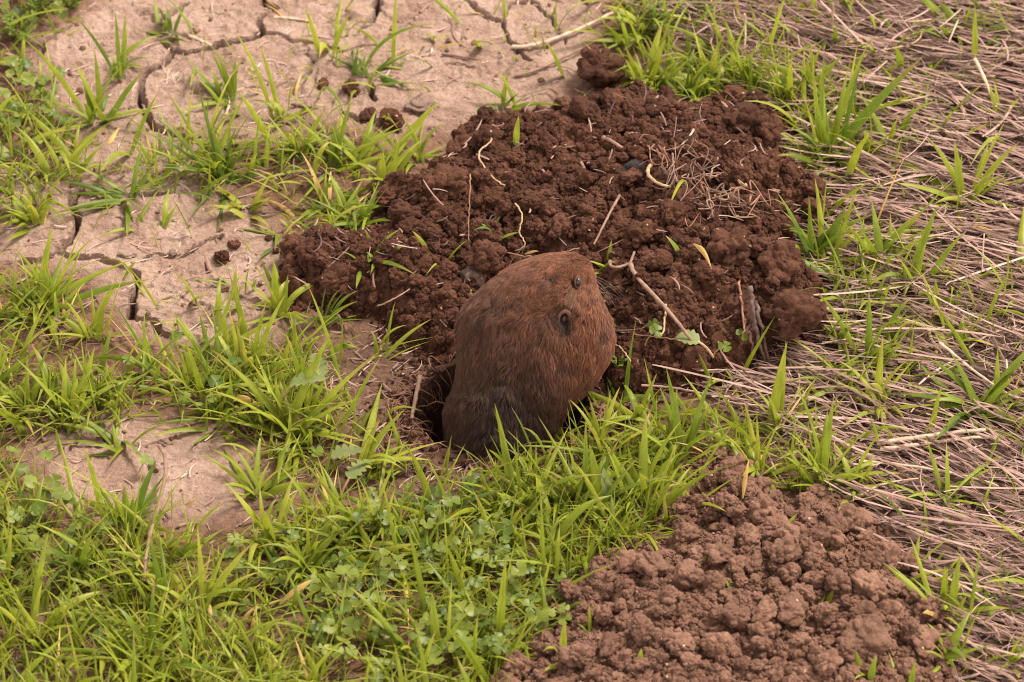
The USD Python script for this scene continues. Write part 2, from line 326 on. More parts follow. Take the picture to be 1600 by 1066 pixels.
CRACKS = [([(412, -30), (412, 0), (429, 14), (404, 27), (409, 49), (368, 64), (338, 72), (311, 78), (287, 83), (275, 78), (257, 98), (233, 111), (223, 122), (218, 159), (223, 179), (257, 206), (287, 216)], 7.5),
          ([(409, 51), (439, 56), (473, 68), (507, 71), (530, 85)], 4), ([(294, 3), (250, 30), (246, 36)], 3.5), ([(275, 78), (262, 70), (268, 64)], 4), ([(111, 42), (68, 68), (66, 85)], 3.5),
          ([(118, 300), (118, 338), (118, 350), (115, 367), (91, 392), (74, 402), (30, 410)], 8), ([(91, 392), (115, 402), (149, 401), (179, 412), (209, 426), (216, 438), (211, 465), (211, 495), (233, 499), (247, 512), (260, 527), (284, 524)], 8.5),
          ([(340, 366), (301, 385), (277, 397), (257, 397), (233, 396), (223, 401)], 5), ([(149, 655), (149, 664), (162, 688), (176, 703)], 4), ([(116, 690), (108, 705)], 3), ([(591, -20), (591, 14), (574, 37), (565, 51)], 6),
          ([(713, -5), (733, 10), (760, 24), (787, 35), (795, 61), (810, 78), (827, 96)], 5), ([(787, 35), (790, 20), (797, 10), (817, 3)], 3), ([(827, 0), (851, 24), (868, 40)], 3.2), ([(905, 0), (922, 14)], 4), ([(530, 176), (564, 189), (600, 195)], 3.5),
          ([(578, 140), (584, 158)], 6), ([(640, 95), (700, 100), (745, 108)], 2.5), ([(473, 68), (500, 110), (490, 140)], 2.5), ([(216, 438), (250, 450), (300, 470), (345, 490)], 2.4), ([(287, 216), (330, 225), (380, 212)], 3), ([(223, 160), (180, 172), (140, 185)], 2.6),
          ([(70, 70), (40, 100)], 3), ([(591, 14), (640, 40), (680, 45)], 2.2), ([(868, 40), (880, 70)], 2.2)]


def crack_depth(x, y):
    out = np.zeros(np.shape(x)); lip = np.zeros(np.shape(x))
    wx = x + (meshkit.fbm(p3(x, y, 160, 3.1), 3, 5) - 0.5) * 0.0062
    wy = y + (meshkit.fbm(p3(x, y, 160, 8.7), 3, 9) - 0.5) * 0.0062
    vary = 0.55 + 0.9 * meshkit.noise(p3(x, y, 60, 2.2), 4)
    for pts, wpx in CRACKS:
        q = G(*np.array(pts, float).T)[:, :2]
        d = np.full(np.shape(x), 9.0)
        for k, (a, b) in enumerate(zip(q[:-1], q[1:])):
            ab = b - a
            t = np.clip(((wx - a[0]) * ab[0] + (wy - a[1]) * ab[1]) / (ab @ ab), 0, 1)
            d = np.minimum(d, np.hypot(wx - a[0] - t * ab[0], wy - a[1] - t * ab[1]))
        w = wpx * S * 0.70 * vary
        out = np.maximum(out, np.clip((w - d) / (0.0007), 0, 1) * np.minimum(0.015, wpx * 0.0022))
        lip = np.maximum(lip, np.exp(-np.maximum(d - w, 0) / 0.006))
    return out, lip


def hole_r(x, y):
    a = np.arctan2(y - HC[1], x - HC[0])
    r = np.hypot((x - HC[0]) / HA, (y - HC[1]) / HB)
    return r + (meshkit.fbm(np.stack([np.cos(a) * 1.8 + 4, np.sin(a) * 1.8 + 4, np.zeros_like(a)], -1), 3, 3) - 0.5) * 0.22


def base_z(x, y):
    z = (meshkit.fbm(p3(x, y, 9, 1.3), 3, 1) - 0.5) * 0.010
    return z - 0.0025 * litter_s(x, y)


def ground_z(x, y, detail=True):
    x, y = np.asarray(x, float), np.asarray(y, float)
    z = base_z(x, y)
    inside = (x > X0) & (x < X1) & (y > Y0) & (y < Y1)
    c = clay_s(x, y) * inside
    if detail:
        r = meshkit.fbm(p3(x, y, 120, 0.7), 5, 2) - 0.5
        z = z + r * (0.0048 - 0.0006 * c)
        rip = meshkit.noise(np.stack([x * 90 + y * 35, y * 260 - x * 60, np.zeros_like(x)], -1), 12)
        z = z + c * (rip - 0.5) * 0.0034 * np.clip(meshkit.noise(p3(x, y, 22, 5.0), 8) * 2 - 0.55, 0, 1)
        cr, lip = crack_depth(x, y)
        # hairline flakes of the dried skin
        rk = np.random.default_rng(55); seeds = rk.uniform((-0.3, -0.1), (0.12, 0.32), (900, 2))
        wq = np.stack([x.ravel() + (meshkit.fbm(p3(x, y, 130, 4.4), 3, 61).ravel() - 0.5) * 0.012, y.ravel() + (meshkit.fbm(p3(x, y, 130, 7.4), 3, 67).ravel() - 0.5) * 0.012], 1)
        dd = cKDTree(seeds).query(wq, k=2)[0]
        edge = np.clip(1 - (dd[:, 1] - dd[:, 0]) / 0.0011, 0, 1).reshape(x.shape)
        flake = meshkit.noise(p3(x, y, 45, 6.1), 71)
        z = z - c * edge * 0.0011 * np.clip(flake * 3 - 1.1, 0, 1)
        z = z + c * 0.0016 * np.clip((meshkit.fbm(p3(x, y, 340, 2.6), 3, 73) - 0.52) * 6, 0, 1) * np.clip(2.0 - flake * 3, 0, 1)
        z = z - cr + 0.0012 * lip * c
    r = hole_r(x, y)
    z = z - 0.085 * np.clip((1.0 - r) / 0.16, 0, 1) ** 0.8 * (1 + 0.12 * (meshkit.fbm(p3(x, y, 230, 6), 3, 21) - 0.5)) + 0.003 * np.exp(-np.maximum(r - 1.05, 0) / 0.12) * (r > 1)
    return z


def heaps(x, y, seed):
    """Piled round crumbs, as heights: the tops of many balls of several sizes."""
    r0 = np.random.default_rng(seed)
    out = np.zeros(np.shape(x))
    lo, hi = np.array([x.min(), y.min()]), np.array([x.max(), y.max()])
    for cell, amp in ((0.011, 1.0), (0.0058, 0.8), (0.0031, 0.65)) if seed == 41 else ((0.0085, 0.9), (0.0048, 0.9), (0.0028, 0.7)):
        n = int(np.prod(hi - lo) / cell ** 2 * 1.6)
        pts = lo + r0.random((n, 2)) * (hi - lo)
        rad = cell * (0.45 + 0.45 * r0.random(n))
        h0 = r0.random(n) * cell * 0.35
        d, i = cKDTree(pts).query(np.stack([x.ravel(), y.ravel()], 1), k=3)
        b = (np.sqrt(np.maximum(rad[i] ** 2 - d ** 2, 0)) + np.where(d < rad[i], h0[i], 0)).max(1)
        out += amp * 0.70 * b.reshape(x.shape)
    return out + (meshkit.fbm(p3(x, y, 700, 2), 3, seed) - 0.5) * 0.0012


def upper_h(x, y):
    d = ud_s(x, y)
    k = np.clip(d / 0.045, 0, 1)
    return 0.019 * (k * (2 - k)) + np.minimum(d, 0) * 0.8 + 0.010 * np.clip(meshkit.noise(p3(x, y, 30, 9), 31) - 0.35, 0, 1) * np.clip(d / 0.02, 0, 1)


def lower_h(x, y):
    d = ld_s(x, y)
    k = np.clip(d / 0.08, 0, 1)
    return 0.015 * (k * (2 - k)) + np.minimum(d, 0) * 0.8 + 0.006 * np.clip(meshkit.noise(p3(x, y, 34, 4), 33) - 0.35, 0, 1) * np.clip(d / 0.02, 0, 1)


MOUND_Z = []


def surf(x, y):
    """The height of whatever soil lies at (x, y)."""
    x, y = np.asarray(x, float), np.asarray(y, float)
    g = ground_z(x, y, False)
    hole = hole_r(x, y) < 1.1
    h = np.full(x.shape, -1.0)
    for x0, y0, step, z in MOUND_Z:
        h = np.maximum(h, ndimage.map_coordinates(z, [(x.ravel() - x0) / step, (y.ravel() - y0) / step], order=1, mode='constant', cval=-1).reshape(x.shape))
    return np.where(hole, g, np.maximum(g, h))


def on(u, v, lift=0.0):
    """The spot of soil that the photograph shows at (u, v)."""
    u, v = np.atleast_1d(np.asarray(u, float)), np.atleast_1d(np.asarray(v, float))
    p = G(u, v)
    for _ in range(5):
        z = np.maximum(surf(p[:, 0], p[:, 1]), -0.012)
        d = ray(u, v)
        p = EYE + d * ((z - EYE[2]) / d[:, 2])[:, None]
    p[:, 2] += lift
    return p


# ------------------------------------------------------------------ ground
def graded(parts, far):
    a = np.concatenate([np.arange(lo, hi, st) for lo, hi, st in parts] + [[parts[-1][1]]])
    out = [far * 1.0 * 0 + np.geomspace(0.006, far, 26)]
    return np.concatenate([a[0] - np.geomspace(0.006, far, 26)[::-1], a, a[-1] + np.geomspace(0.006, far, 26)])


lx = graded([(-0.27, 0.05, 0.00074), (0.05, 0.27, 0.0018)], 60.0)
ly = graded([(-0.27, -0.075, 0.0018), (-0.075, 0.285, 0.00084)], 60.0)
AX, AY = np.meshgrid(lx, ly, indexing='ij')
AZ = ground_z(AX, AY)
far_ = np.maximum(np.abs(AX), np.abs(AY)) > 0.5
AZ[far_] = base_z(AX[far_], AY[far_]) * 0.5
nx, ny = AX.shape
k = (np.arange(nx - 1)[:, None] * ny + np.arange(ny - 1)[None]).ravel()
F = np.vstack([np.stack([k, k + ny, k + ny + 1], 1), np.stack([k, k + ny + 1, k + 1], 1)])
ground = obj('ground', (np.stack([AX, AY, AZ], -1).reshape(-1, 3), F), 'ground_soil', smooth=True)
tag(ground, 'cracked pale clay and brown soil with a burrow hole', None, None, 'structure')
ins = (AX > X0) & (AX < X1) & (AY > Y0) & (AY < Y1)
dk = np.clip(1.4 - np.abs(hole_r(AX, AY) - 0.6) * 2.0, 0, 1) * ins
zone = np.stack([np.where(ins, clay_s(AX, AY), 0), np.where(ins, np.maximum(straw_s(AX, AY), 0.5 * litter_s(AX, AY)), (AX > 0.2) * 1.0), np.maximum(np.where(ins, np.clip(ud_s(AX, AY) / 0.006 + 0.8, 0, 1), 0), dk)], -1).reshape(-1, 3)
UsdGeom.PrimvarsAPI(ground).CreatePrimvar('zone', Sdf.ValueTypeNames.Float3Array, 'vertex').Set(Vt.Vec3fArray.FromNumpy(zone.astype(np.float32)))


def mound(name, poly, height, seed, mat, label, step=0.00115):
    b = poly.buffer(0.014)
    x0, y0, x1, y1 = b.bounds
    y0 = max(y0, -0.285)
    mx, my = np.meshgrid(np.arange(x0, x1, step), np.arange(y0, y1, step), indexing='ij')
    z = base_z(mx, my) + height(mx, my)
    d = ud_s(mx, my) if seed == 41 else ld_s(mx, my)
    z += heaps(mx, my, seed) * np.clip(d / 0.004 + 0.6, 0, 1) - (0.003 if seed == 41 else 0.0045)
    hr = hole_r(mx, my)
    z -= np.clip(1.28 - hr, 0, 0.25) * 0.12
    MOUND_Z.append((x0, y0, step, ndimage.gaussian_filter(np.where(raster(b, mx, my), z, -0.02), 1.5)))
    n, m = mx.shape
    ok = raster(b, mx, my) & (hr > 0.97)
    idx = (np.arange(n - 1)[:, None] * m + np.arange(m - 1)[None])
    keep = (ok[:-1, :-1] & ok[1:, :-1] & ok[:-1, 1:] & ok[1:, 1:])
    q = idx[keep]
    f = np.vstack([np.stack([q, q + m, q + m + 1], 1), np.stack([q, q + m + 1, q + 1], 1)])
    tm = trimesh.Trimesh(np.stack([mx, my, z], -1).reshape(-1, 3), f, process=False)
    tm.remove_unreferenced_vertices()
    return tag(obj(name, (tm.vertices, tm.faces), mat, smooth=True), label, 'soil mound')


UPOLY, LPOLY = area(UPPER), area(LOWER)
mound('soil_mound', UPOLY, upper_h, 41, 'dark_soil', 'dark moist crumbly earth thrown up in a heap behind the animal')
mound('soil_mound', LPOLY, lower_h, 42, 'brown_soil', 'paler drier heap of knobbly earth in front of the straw and lawn')

# ------------------------------------------------------------------ soil clods and crumbs
def clod_shape(seed, sub=4, knob=0.42, squash=(1, 1, 0.8), fine=1.0):
    r0 = np.random.default_rng(seed)
    m = trimesh.creation.icosphere(sub)
    d = np.array(m.vertices)
    r = 0.62 + 0.55 * (meshkit.fbm(d * 1.1 + seed * 3.3, 2, seed) - 0.5)
    for n, rad, amp in ((int(14 + 8 * knob * 2), 0.62, 0.55 * knob * 2), (60, 0.30, 0.85), (300, 0.15, 0.85 * fine)):
        p = r0.normal(size=(n, 3)); p /= np.linalg.norm(p, axis=1, keepdims=True)
        rr = rad * (0.6 + 0.6 * r0.random(n))
        dist, i = cKDTree(p).query(d, k=min(4, n))
        r = r + amp * np.sqrt(np.maximum(rr[i] ** 2 - dist ** 2, 0)).max(1)
    r = r + (meshkit.fbm(d * 14 + seed, 3, seed) - 0.5) * 0.10
    v = d * r[:, None] * np.array(squash)
    v /= np.abs(v).max(0).mean()
    return v, np.array(m.faces)


shapes_dark, shapes_brown = [], []
for store, mat, kind, s0 in ((shapes_dark, 'dark_soil', 'dark', 100), (shapes_brown, 'brown_soil', 'brown', 200)):
    for i in range(10):
        path = f'/World/{kind}_clod_shape_{i:03d}'
        stage.CreateClassPrim(path)
        r0 = np.random.default_rng(s0 + i)
        v, f = clod_shape(s0 + i, 4, knob=(0.25 if kind == 'dark' else 0.4) + 0.2 * r0.random(), squash=(1, 0.75 + 0.35 * r0.random(), 0.62 + 0.3 * r0.random()))
        usdkit.mesh(stage, path + '/lump', (v, f), '/World/Looks/' + mat, smooth=True)
        store.append(path)


def clod(u, v, rpx, store, label, group=None, lift=0.35, name='soil_clod', at=None):
    r = rpx * S
    p = on(u, v + rpx * 0.5)[0] if at is None else at
    x = UsdGeom.Xform.Define(stage, numbered('/World/' + name))
    x.AddTranslateOp().Set(Gf.Vec3d(float(p[0]), float(p[1]), float(p[2] + r * lift)))
    x.AddRotateXYZOp().Set(Gf.Vec3f(float(rng.uniform(-25, 25)), float(rng.uniform(-25, 25)), float(rng.uniform(0, 360))))
    x.AddScaleOp().Set(Gf.Vec3f(*(float(r * q) for q in rng.uniform(0.9, 1.12, 3))))
    pr = tag(x, label, 'soil clod', group)
    pr.GetReferences().AddInternalReference(store[rng.integers(len(store))])
    pr.SetInstanceable(True)
    return x


for u, v, r, label, lift in [
    (935, 108, 40, 'big dark clod standing apart on the grass beyond the heap', 0.75),
    (1238, 492, 49, 'largest rounded dark clod at the heap edge by the straw', 0.75),
    (1165, 185, 34, 'dark clod on the far rim of the heap under grass blades', 0.5),
    (1200, 200, 30, 'dark clod at the far corner of the heap nearest the tall grass', 0.5),
    (1222, 405, 36, 'broad dark clod on the heap edge below upright grass blades', 0.5),
    (1140, 378, 38, 'broad smooth dark clod with rootlets in the middle of the heap', 0.35),
    (1003, 362, 27, 'smooth dark reddish clod beside the tangle of roots', 0.4),
    (760, 395, 30, 'angular dark clod just behind the animal shoulder', 0.45),
    (523, 430, 22, 'light brown rounded clod at the heap end nearest the cracked clay', 0.5),
    (487, 390, 24, 'brown clod topmost at the heap end nearest the cracked clay', 0.5),
    (700, 280, 32, 'large knobbly dark clod near the clay side of the heap', 0.5),
    (760, 215, 26, 'dark clod on the heap rim next to scattered straw', 0.5),
    (728, 210, 22, 'flattened brown clod on the clay beside the heap rim', 0.5),
    (1275, 320, 22, 'outlying dark clod lying against the straw', 0.5),
    (878, 160, 16, 'small dark clod under the big outlying one', 0.5),
    (1025, 170, 26, 'dark crumbly clod at the top of the heap against grass', 0.5),
    (1105, 425, 24, 'dark clod below a curled yellow leaf', 0.5),
    (1150, 480, 26, 'dark clod beside a decayed stem stub', 0.45),
    (630, 330, 26, 'dark clod beside the dense grass clump', 0.5),
    (612, 385, 18, 'dark clod under arching grass on the heap', 0.5),
    (905, 1, 1, None, 0)]:
    if label: clod(u, v, r, shapes_dark, label, lift=lift)
for u, v, r, label in [
    (348, 398, 13, 'larger of two dark clods together on the cracked clay'), (365, 381, 10, 'smaller of two dark clods together on the cracked clay'),
    (505, 130, 11, 'round dark clod beside a grass tuft on bare clay'), (549, 136, 15, 'dark clod behind a grass tuft on bare clay'), (612, 184, 22, 'low brown clod half sunk in clay beside a dark stem'),
    (575, 178, 14, 'small brown clod on clay beyond the grass clump'), (1525, 290, 12, 'dark clod lying under a tuft on the straw'), (1495, 158, 10, 'small dark clod on the straw mat'), (420, 372, 8, 'tiny dark clod on clay next to the heap')]:
    clod(u, v, r, shapes_dark, label, lift=0.45)
for u, v, r, label in [
    (1135, 738, 25, 'tall brown clod at the tip of the paler heap'), (1155, 762, 20, 'brown clod behind the tallest knobbly clod of the paler heap'), (1190, 797, 33, 'tallest knobbly brown clod of the paler heap'), (1265, 793, 22, 'brown clod in grass at the far edge of the paler heap'),
    (1300, 838, 24, 'light brown upright clod catching light on the paler heap'), (1342, 812, 23, 'smooth brown clod at the paler heap edge by the straw'), (1380, 865, 25, 'brown clod at the paler heap edge under a twig'), (1360, 915, 37, 'big light brown clod next to a gray stone'),
    (1235, 950, 40, 'broad pale clod in the middle of the paler heap'), (1195, 835, 22, 'brown clod in front of the tallest knobbly clod'), (1225, 860, 27, 'round brown clod in the upper half of the paler heap'), (1268, 862, 24, 'brown clod next to the light upright clod'),
    (1090, 870, 26, 'brown clod beside grass at the near-lawn edge of the paler heap'), (1190, 985, 24, 'smooth pale rounded clod low on the paler heap'), (1350, 990, 44, 'broad rough clod low on the paler heap by the straw'), (1440, 1000, 30, 'rough clod at the outer edge of the paler heap'),
    (962, 868, 20, 'round brown clod alone in the lawn'), (975, 850, 12, 'small brown clod behind the round one in the lawn'), (1000, 855, 12, 'small clod under a grass blade near the paler heap'), (820, 875, 17, 'brown clod sunk in clover'),
    (715, 938, 10, 'small clod between clover leaves'), (805, 990, 19, 'dark brown clod in clover near the paler heap'), (835, 960, 15, 'brown clod under a blade at the clover edge'), (700, 1025, 17, 'dark clod sunk in the lawn among clover'), (590, 1000, 12, 'small dark clod deep in the lawn'),
    (1115, 805, 18, 'brown clod at the grassy corner of the paler heap'), (1545, 1025, 16, 'brown clod alone on the near straw'), (1035, 815, 13, 'small brown clod among blades beyond the paler heap'), (935, 890, 16, 'brown clod at the lawn end of the paler heap'),
    (1010, 990, 25, 'rounded light clod at the lawn side of the paler heap')]:
    clod(u, v, r * (0.74 if r > 30 else 0.9), shapes_brown, label, lift=0.5)


def scatter(dist, lo, n, near, rs):
    """n spots inside a heap, kept apart."""
    r0 = np.random.default_rng(rs)
    ii = np.argwhere((dist > lo) & (GY > -0.235))
    pts = ii[r0.permutation(len(ii))][: n * 14]
    out = []
    for q in pts:
        c = np.array([gx[q[0]], gy[q[1]]])
        if hole_r(np.array([c[0]]), np.array([c[1]]))[0] < 1.25: continue
        if all(((c - o) ** 2).sum() > near ** 2 for o in out): out.append(c)
        if len(out) == n: break
    return np.array(out)


P = scatter(ud, 0.001, 125, 0.0085, 5)
for x, y in P:
    far_side = y > 0.06
    r = np.clip(rng.lognormal(2.75, 0.28), 9, 26)
    cu = float(to_px(np.array([x, y, 0.02]))[0])
    size = 'bigger' if r > 15.5 else 'smaller'
    where = (('on the far clay side of the dark heap', 'on the far crest of the dark heap', 'on the far straw side of the dark heap')[0 if cu < 860 else 1 if cu < 1080 else 2] if far_side else
             ('at the tapering heap end by the clay', 'on the dark heap close behind the animal', 'on the near dark heap between animal and straw')[0 if cu < 620 else 1 if cu < 900 else 2])
    clod(0, 0, r, shapes_dark, f'{size} dark crumbly clod {where}', f'{size} clods {where}', at=np.array([x, y, surf([x], [y])[0]]))
P = scatter(ld, -0.002, 140, 0.0068, 6)
for x, y in P:
    r = np.clip(rng.lognormal(2.72, 0.28), 9, 24)
    cu, cv = map(float, to_px(np.array([x, y, 0.02])))
    size = 'bigger' if r > 15 else 'smaller'
    where = 'near the tip of the paler heap' if cv < 880 else 'on the lawn side of the paler heap' if cu < 1130 else 'on the straw side of the paler heap' if cu > 1320 else 'in the middle of the paler heap'
    clod(0, 0, r, shapes_brown, f'{size} knobbly pale brown clod {where}', f'{size} clods {where}', lift=0.8, at=np.array([x, y, surf([x], [y])[0]]))


def crumbs(name, label, dist, mat, n, seed, lo=-0.004, spill=0.006):
    r0 = np.random.default_rng(seed)
    pi = UsdGeom.PointInstancer.Define(stage, numbered('/World/' + name))
    tag(pi, label, None, None, 'stuff')
    protos = []
    for i in range(6):
        path = f'{pi.GetPath()}/crumb_{i:03d}'
        v, f = clod_shape(seed * 7 + i, 3, 0.35, (1, 0.85, 0.75), 0.8)
        usdkit.mesh(stage, path, (v, f), '/World/Looks/' + mat, smooth=True)
        protos.append(path)
    pi.CreatePrototypesRel().SetTargets(protos)
    ii = np.argwhere((dist > lo) & (GY > -0.25))
    ii = ii[r0.integers(len(ii), size=n)]
    # fewer outside the heap's outline
    ok = r0.random(n) < np.clip(1 + dist[ii[:, 0], ii[:, 1]] / spill, 0, 1) ** 2
    ii = ii[ok]; n = len(ii)
    x, y = gx[ii[:, 0]] + r0.uniform(-.5, .5, n) * DG, gy[ii[:, 1]] + r0.uniform(-.5, .5, n) * DG
    ok = hole_r(x, y) > 1.0
    x, y = x[ok], y[ok]; n = len(x)
    r = np.clip(r0.lognormal(1.55 if seed < 63 else 0.95, 0.42, n), 2.0 if seed < 63 else 1.3, 11) * S
    z = surf(x, y) + r * 0.35 + 0 * np.where(dist[np.clip(((x - X0) / DG).astype(int), 0, len(gx) - 1), np.clip(((y - Y0) / DG).astype(int), 0, len(gy) - 1)] > 0.003, r0.uniform(-0.001, 0.0035, n), 0)
    q = r0.normal(size=(n, 4)); q /= np.linalg.norm(q, axis=1, keepdims=True)
    pi.CreatePositionsAttr(Vt.Vec3fArray.FromNumpy(np.stack([x, y, z], 1).astype(np.float32)))
    pi.CreateScalesAttr(Vt.Vec3fArray.FromNumpy((r[:, None] * np.ones(3)).astype(np.float32)))
    pi.CreateOrientationsAttr(Vt.QuathArray([Gf.Quath(*map(float, a)) for a in q]))
    pi.CreateProtoIndicesAttr(Vt.IntArray.FromNumpy(r0.integers(6, size=n).astype(np.int32)))


crumbs('soil_crumbs', 'fine dark crumbs of moist soil covering the heap behind the animal', ud, 'dark_soil', 11000, 61, lo=-0.010, spill=0.010)
crumbs('soil_crumbs', 'fine pale brown crumbs covering the drier heap', ld, 'brown_soil', 8000, 62, lo=-0.009, spill=0.009)
crumbs('soil_crumbs', 'sparse small brown crumbs strewn on the clay and lawn soil', (clay - 0.5) * 0.02 + 0.004, 'clay_crumb', 420, 63, lo=0.0, spill=0.01)

hg = hole_r(GX, GY)
crumbs('soil_crumbs', 'loose dark crumbs along the worn rim of the burrow mouth', (0.30 - np.abs(hg - 1.22)) * 0.03, 'dark_soil', 900, 64, lo=0.0, spill=0.02)

# stones
for u, v, r, sq, mat, label in [(1388, 913, 19, (1.2, 0.9, 0.8), 'stone', 'smooth gray stone lodged in the edge of the paler heap'), (738, 427, 20, (1, 0.9, 0.85), 'stone', 'gray brown stony lump just behind the animal shoulder'),
                                (655, 160, 19, (1.25, 0.9, 0.5), 'stone', 'flat gray pebble bedded in the clay'), (880, 347, 13, (0.8, 0.7, 1.2), 'stone', 'pale oval pebble upright in dark soil above the animal head'),
                                (990, 260, 20, (1, 0.9, 0.75), 'charred_lump', 'blackish charred lump on the dark heap by the roots'), (270, 394, 8, (1, 1, 0.7), 'stone', 'tiny gray pebble lodged in a clay crack'),
                                (200, 392, 12, (1.2, 1, 0.4), 'stone', 'flat gray fleck of stone in the clay plate'), (95, 598, 14, (1.2, 0.9, 0.6), 'stone', 'dark gray pebble among grass on the clay side'),
                                (258, 690, 9, (1, 0.8, 0.7), 'stone', 'small gray pebble on the near clay patch')]:
    vv, ff = clod_shape(int(u), 3, 0.15, sq, 0.2)
    m = trimesh.Trimesh(vv, ff, process=False)
    trimesh.smoothing.filter_taubin(m, iterations=6)
    p = on(u, v + r * 0.5)[0]
    th = thing('stone' if mat == 'stone' else 'charred_lump', label, 'stone' if mat == 'stone' else 'charcoal', p)
    obj('lump', (np.array(m.vertices) * r * S + [0, 0, r * S * 0.3], m.faces), mat, th, smooth=True)

# ------------------------------------------------------------------ the animal
RINGS = np.array([  # centre u, v, half width, half depth (photo pixels), read off its outline; the axis leans away from the camera as the outline does
    (758, 860, 62, 62), (762, 800, 68, 68), (768, 740, 74, 74), (777, 690, 80, 80), (791, 645, 95, 90), (817, 600, 107, 100), (830, 547, 117, 108), (834, 505, 115, 110),
    (842, 467, 104, 104), (852, 437, 87, 90), (863, 417, 68, 70), (873, 407, 50, 48), (879, 402, 26, 24)], float)
AX_Y = HC[1] + 0.004
NR, NA = 90, 120
tq = np.linspace(0, 1, NR)
from scipy.interpolate import PchipInterpolator
key = np.cumsum(np.r_[0, np.hypot(np.diff(RINGS[:, 1]), np.diff(RINGS[:, 2]) + np.diff(RINGS[:, 0]))]); key /= key[-1]
rr = PchipInterpolator(key, RINGS)(tq)
rr[:, 2] = np.maximum(rr[:, 2] - 13, rr[:, 2] * 0.7)      # the fur stands about this far off the skin
base = G(797, 655); base = np.array([base[0], AX_Y, 0.0])
rows, normals = [], []
BASE_C = G(797, 655)
oc = []
for u, v, hw, hb in rr:
    c = BASE_C + RIGHT * ((u - 797) * S) + UP * ((655 - v) * S)
    if v > 690:                                        # below the ground the back straightens up
        c = c + np.array([0, 0.45, -0.25]) * ((v - 690) * S)
    oc.append(c)
oc = np.array(oc)
an = np.linspace(0, 2 * np.pi, NA, endpoint=False)
ca, sa = np.cos(an), np.sin(an)
V = np.zeros((NR, NA, 3))
for i, (u, v, hw, hb) in enumerate(rr):
    e = 0.92
    cx, cs = np.sign(ca) * np.abs(ca) ** e, np.sign(sa) * np.abs(sa) ** e
    # sa > 0: the side towards the camera (the back and crown); the belly side is flatter
    V[i] = oc[i] + (cx * hw * S)[:, None] * RIGHT - (cs * np.where(sa > 0, hb, hb * 0.8) * S)[:, None] * FWD


def bump_px(P, u, v, ru, rv, h):
    a, b = to_px(P)
    front = ((P - oc[:, None]) @ (-FWD)) > 0
    g = np.exp(-((a - u) / ru) ** 2 - ((b - v) / rv) ** 2) * front
    return P + (-FWD) * (g * h)[..., None] if True else P


V = bump_px(V, 925, 520, 40, 50, 0.006)       # cheek
V = bump_px(V, 905, 420, 26, 22, 0.010)       # snout
V = bump_px(V, 865, 450, 40, 30, 0.004)       # crown
V = bump_px(V, 880, 497, 13, 16, -0.004)      # the pit of the ear
V = bump_px(V, 884, 518, 5, 12, -0.0018)
V = bump_px(V, 776, 476, 4, 14, -0.002)       # folded fur behind the other ear
V = bump_px(V, 897, 438, 8, 9, -0.002)        # eye socket
V = bump_px(V, 815, 600, 22, 60, -0.004)      # hollow along the back
for cu, cv, ru, rv, h in ((940, 535, 40, 45, 0.0022), (738, 482, 34, 36, -0.0018), (716, 565, 30, 30, 0.0014), (930, 455, 22, 20, -0.0008), (905, 630, 30, 26, -0.0022)):
    a, b = to_px(V)
    V = V + RIGHT * (np.exp(-((a - cu) / ru) ** 2 - ((b - cv) / rv) ** 2) * h)[..., None]
V += ((meshkit.fbm(V * 70, 3, 4) - 0.5) * 0.0035)[..., None] * (-FWD)
vb = V.reshape(-1, 3)
kk = (np.arange(NR - 1)[:, None] * NA); jj = np.arange(NA)[None]; j2 = (jj + 1) % NA
qd = np.stack([kk + jj, kk + j2, kk + NA + j2, kk + NA + jj], -1).reshape(-1, 4)
fb = np.vstack([qd[:, [0, 1, 2]], qd[:, [0, 2, 3]]])
vb = np.vstack([vb, oc[:1], V[-1].mean(0)[None]])
jj = np.arange(NA)
fb = np.vstack([fb, np.stack([(jj + 1) % NA, jj, np.full(NA, NR * NA)], 1), np.stack([(NR - 1) * NA + jj, (NR - 1) * NA + (jj + 1) % NA, np.full(NA, NR * NA + 1)], 1)])
bm = trimesh.Trimesh(vb, fb, process=False)
if bm.volume < 0: bm.invert(); fb = np.array(bm.faces)
gopher = thing('gopher', 'brown furry gopher rising from its burrow, head turned up and away', 'gopher', (0, 0, 0))
obj('body', (vb, fb), 'skin', gopher, smooth=True)


def skin_at(u, v):
    """The point and normal of the body that the photograph shows at (u, v)."""
    a, b = to_px(V.reshape(-1, 3))
    front = (((V - oc[:, None]) @ (-FWD)) > 0).ravel()
    d = np.where(front, np.hypot(a - u, b - v), 1e9)
    i = np.argsort(d)[:6]
    n = bm.vertex_normals[i].mean(0)
    return vb[i].mean(0), n / np.linalg.norm(n)


def frame_of(n):
    a = RIGHT - n * (RIGHT @ n); a /= np.linalg.norm(a)
    return a, np.cross(n, a)


# ear: a rolled rim round a bare hollow, with a dark bare fold below
p, n = skin_at(880, 496); a, b = frame_of(n)
p = p + n * 0.0018
th = np.linspace(0, 2 * np.pi, 40)
rim = np.stack([p + a * math.cos(t) * 0.0026 + b * math.sin(t) * 0.0036 + n * (0.0010 + 0.0008 * math.sin(t)) for t in th])
ear = obj('ear', join([tube(rim, 0.0007 + 0.00025 * np.sin(th), 8)]), 'ear_skin', gopher, smooth=True)
disc = [p - n * 0.0008] + [p + a * math.cos(t) * 0.0023 + b * math.sin(t) * 0.0033 + n * 0.0001 for t in th[:-1]]
obj('hollow', (np.array(disc), np.array([[0, 1 + i, 1 + (i + 1) % 39] for i in range(39)])), 'dark_skin', ear, smooth=True)
pip = trimesh.creation.icosphere(2, 1.0)
obj('lobe', (pip.vertices @ np.stack([a * 0.0008, b * 0.0012, n * 0.0006]) + p + n * 0.0003, pip.faces), 'ear_skin', ear, smooth=True)
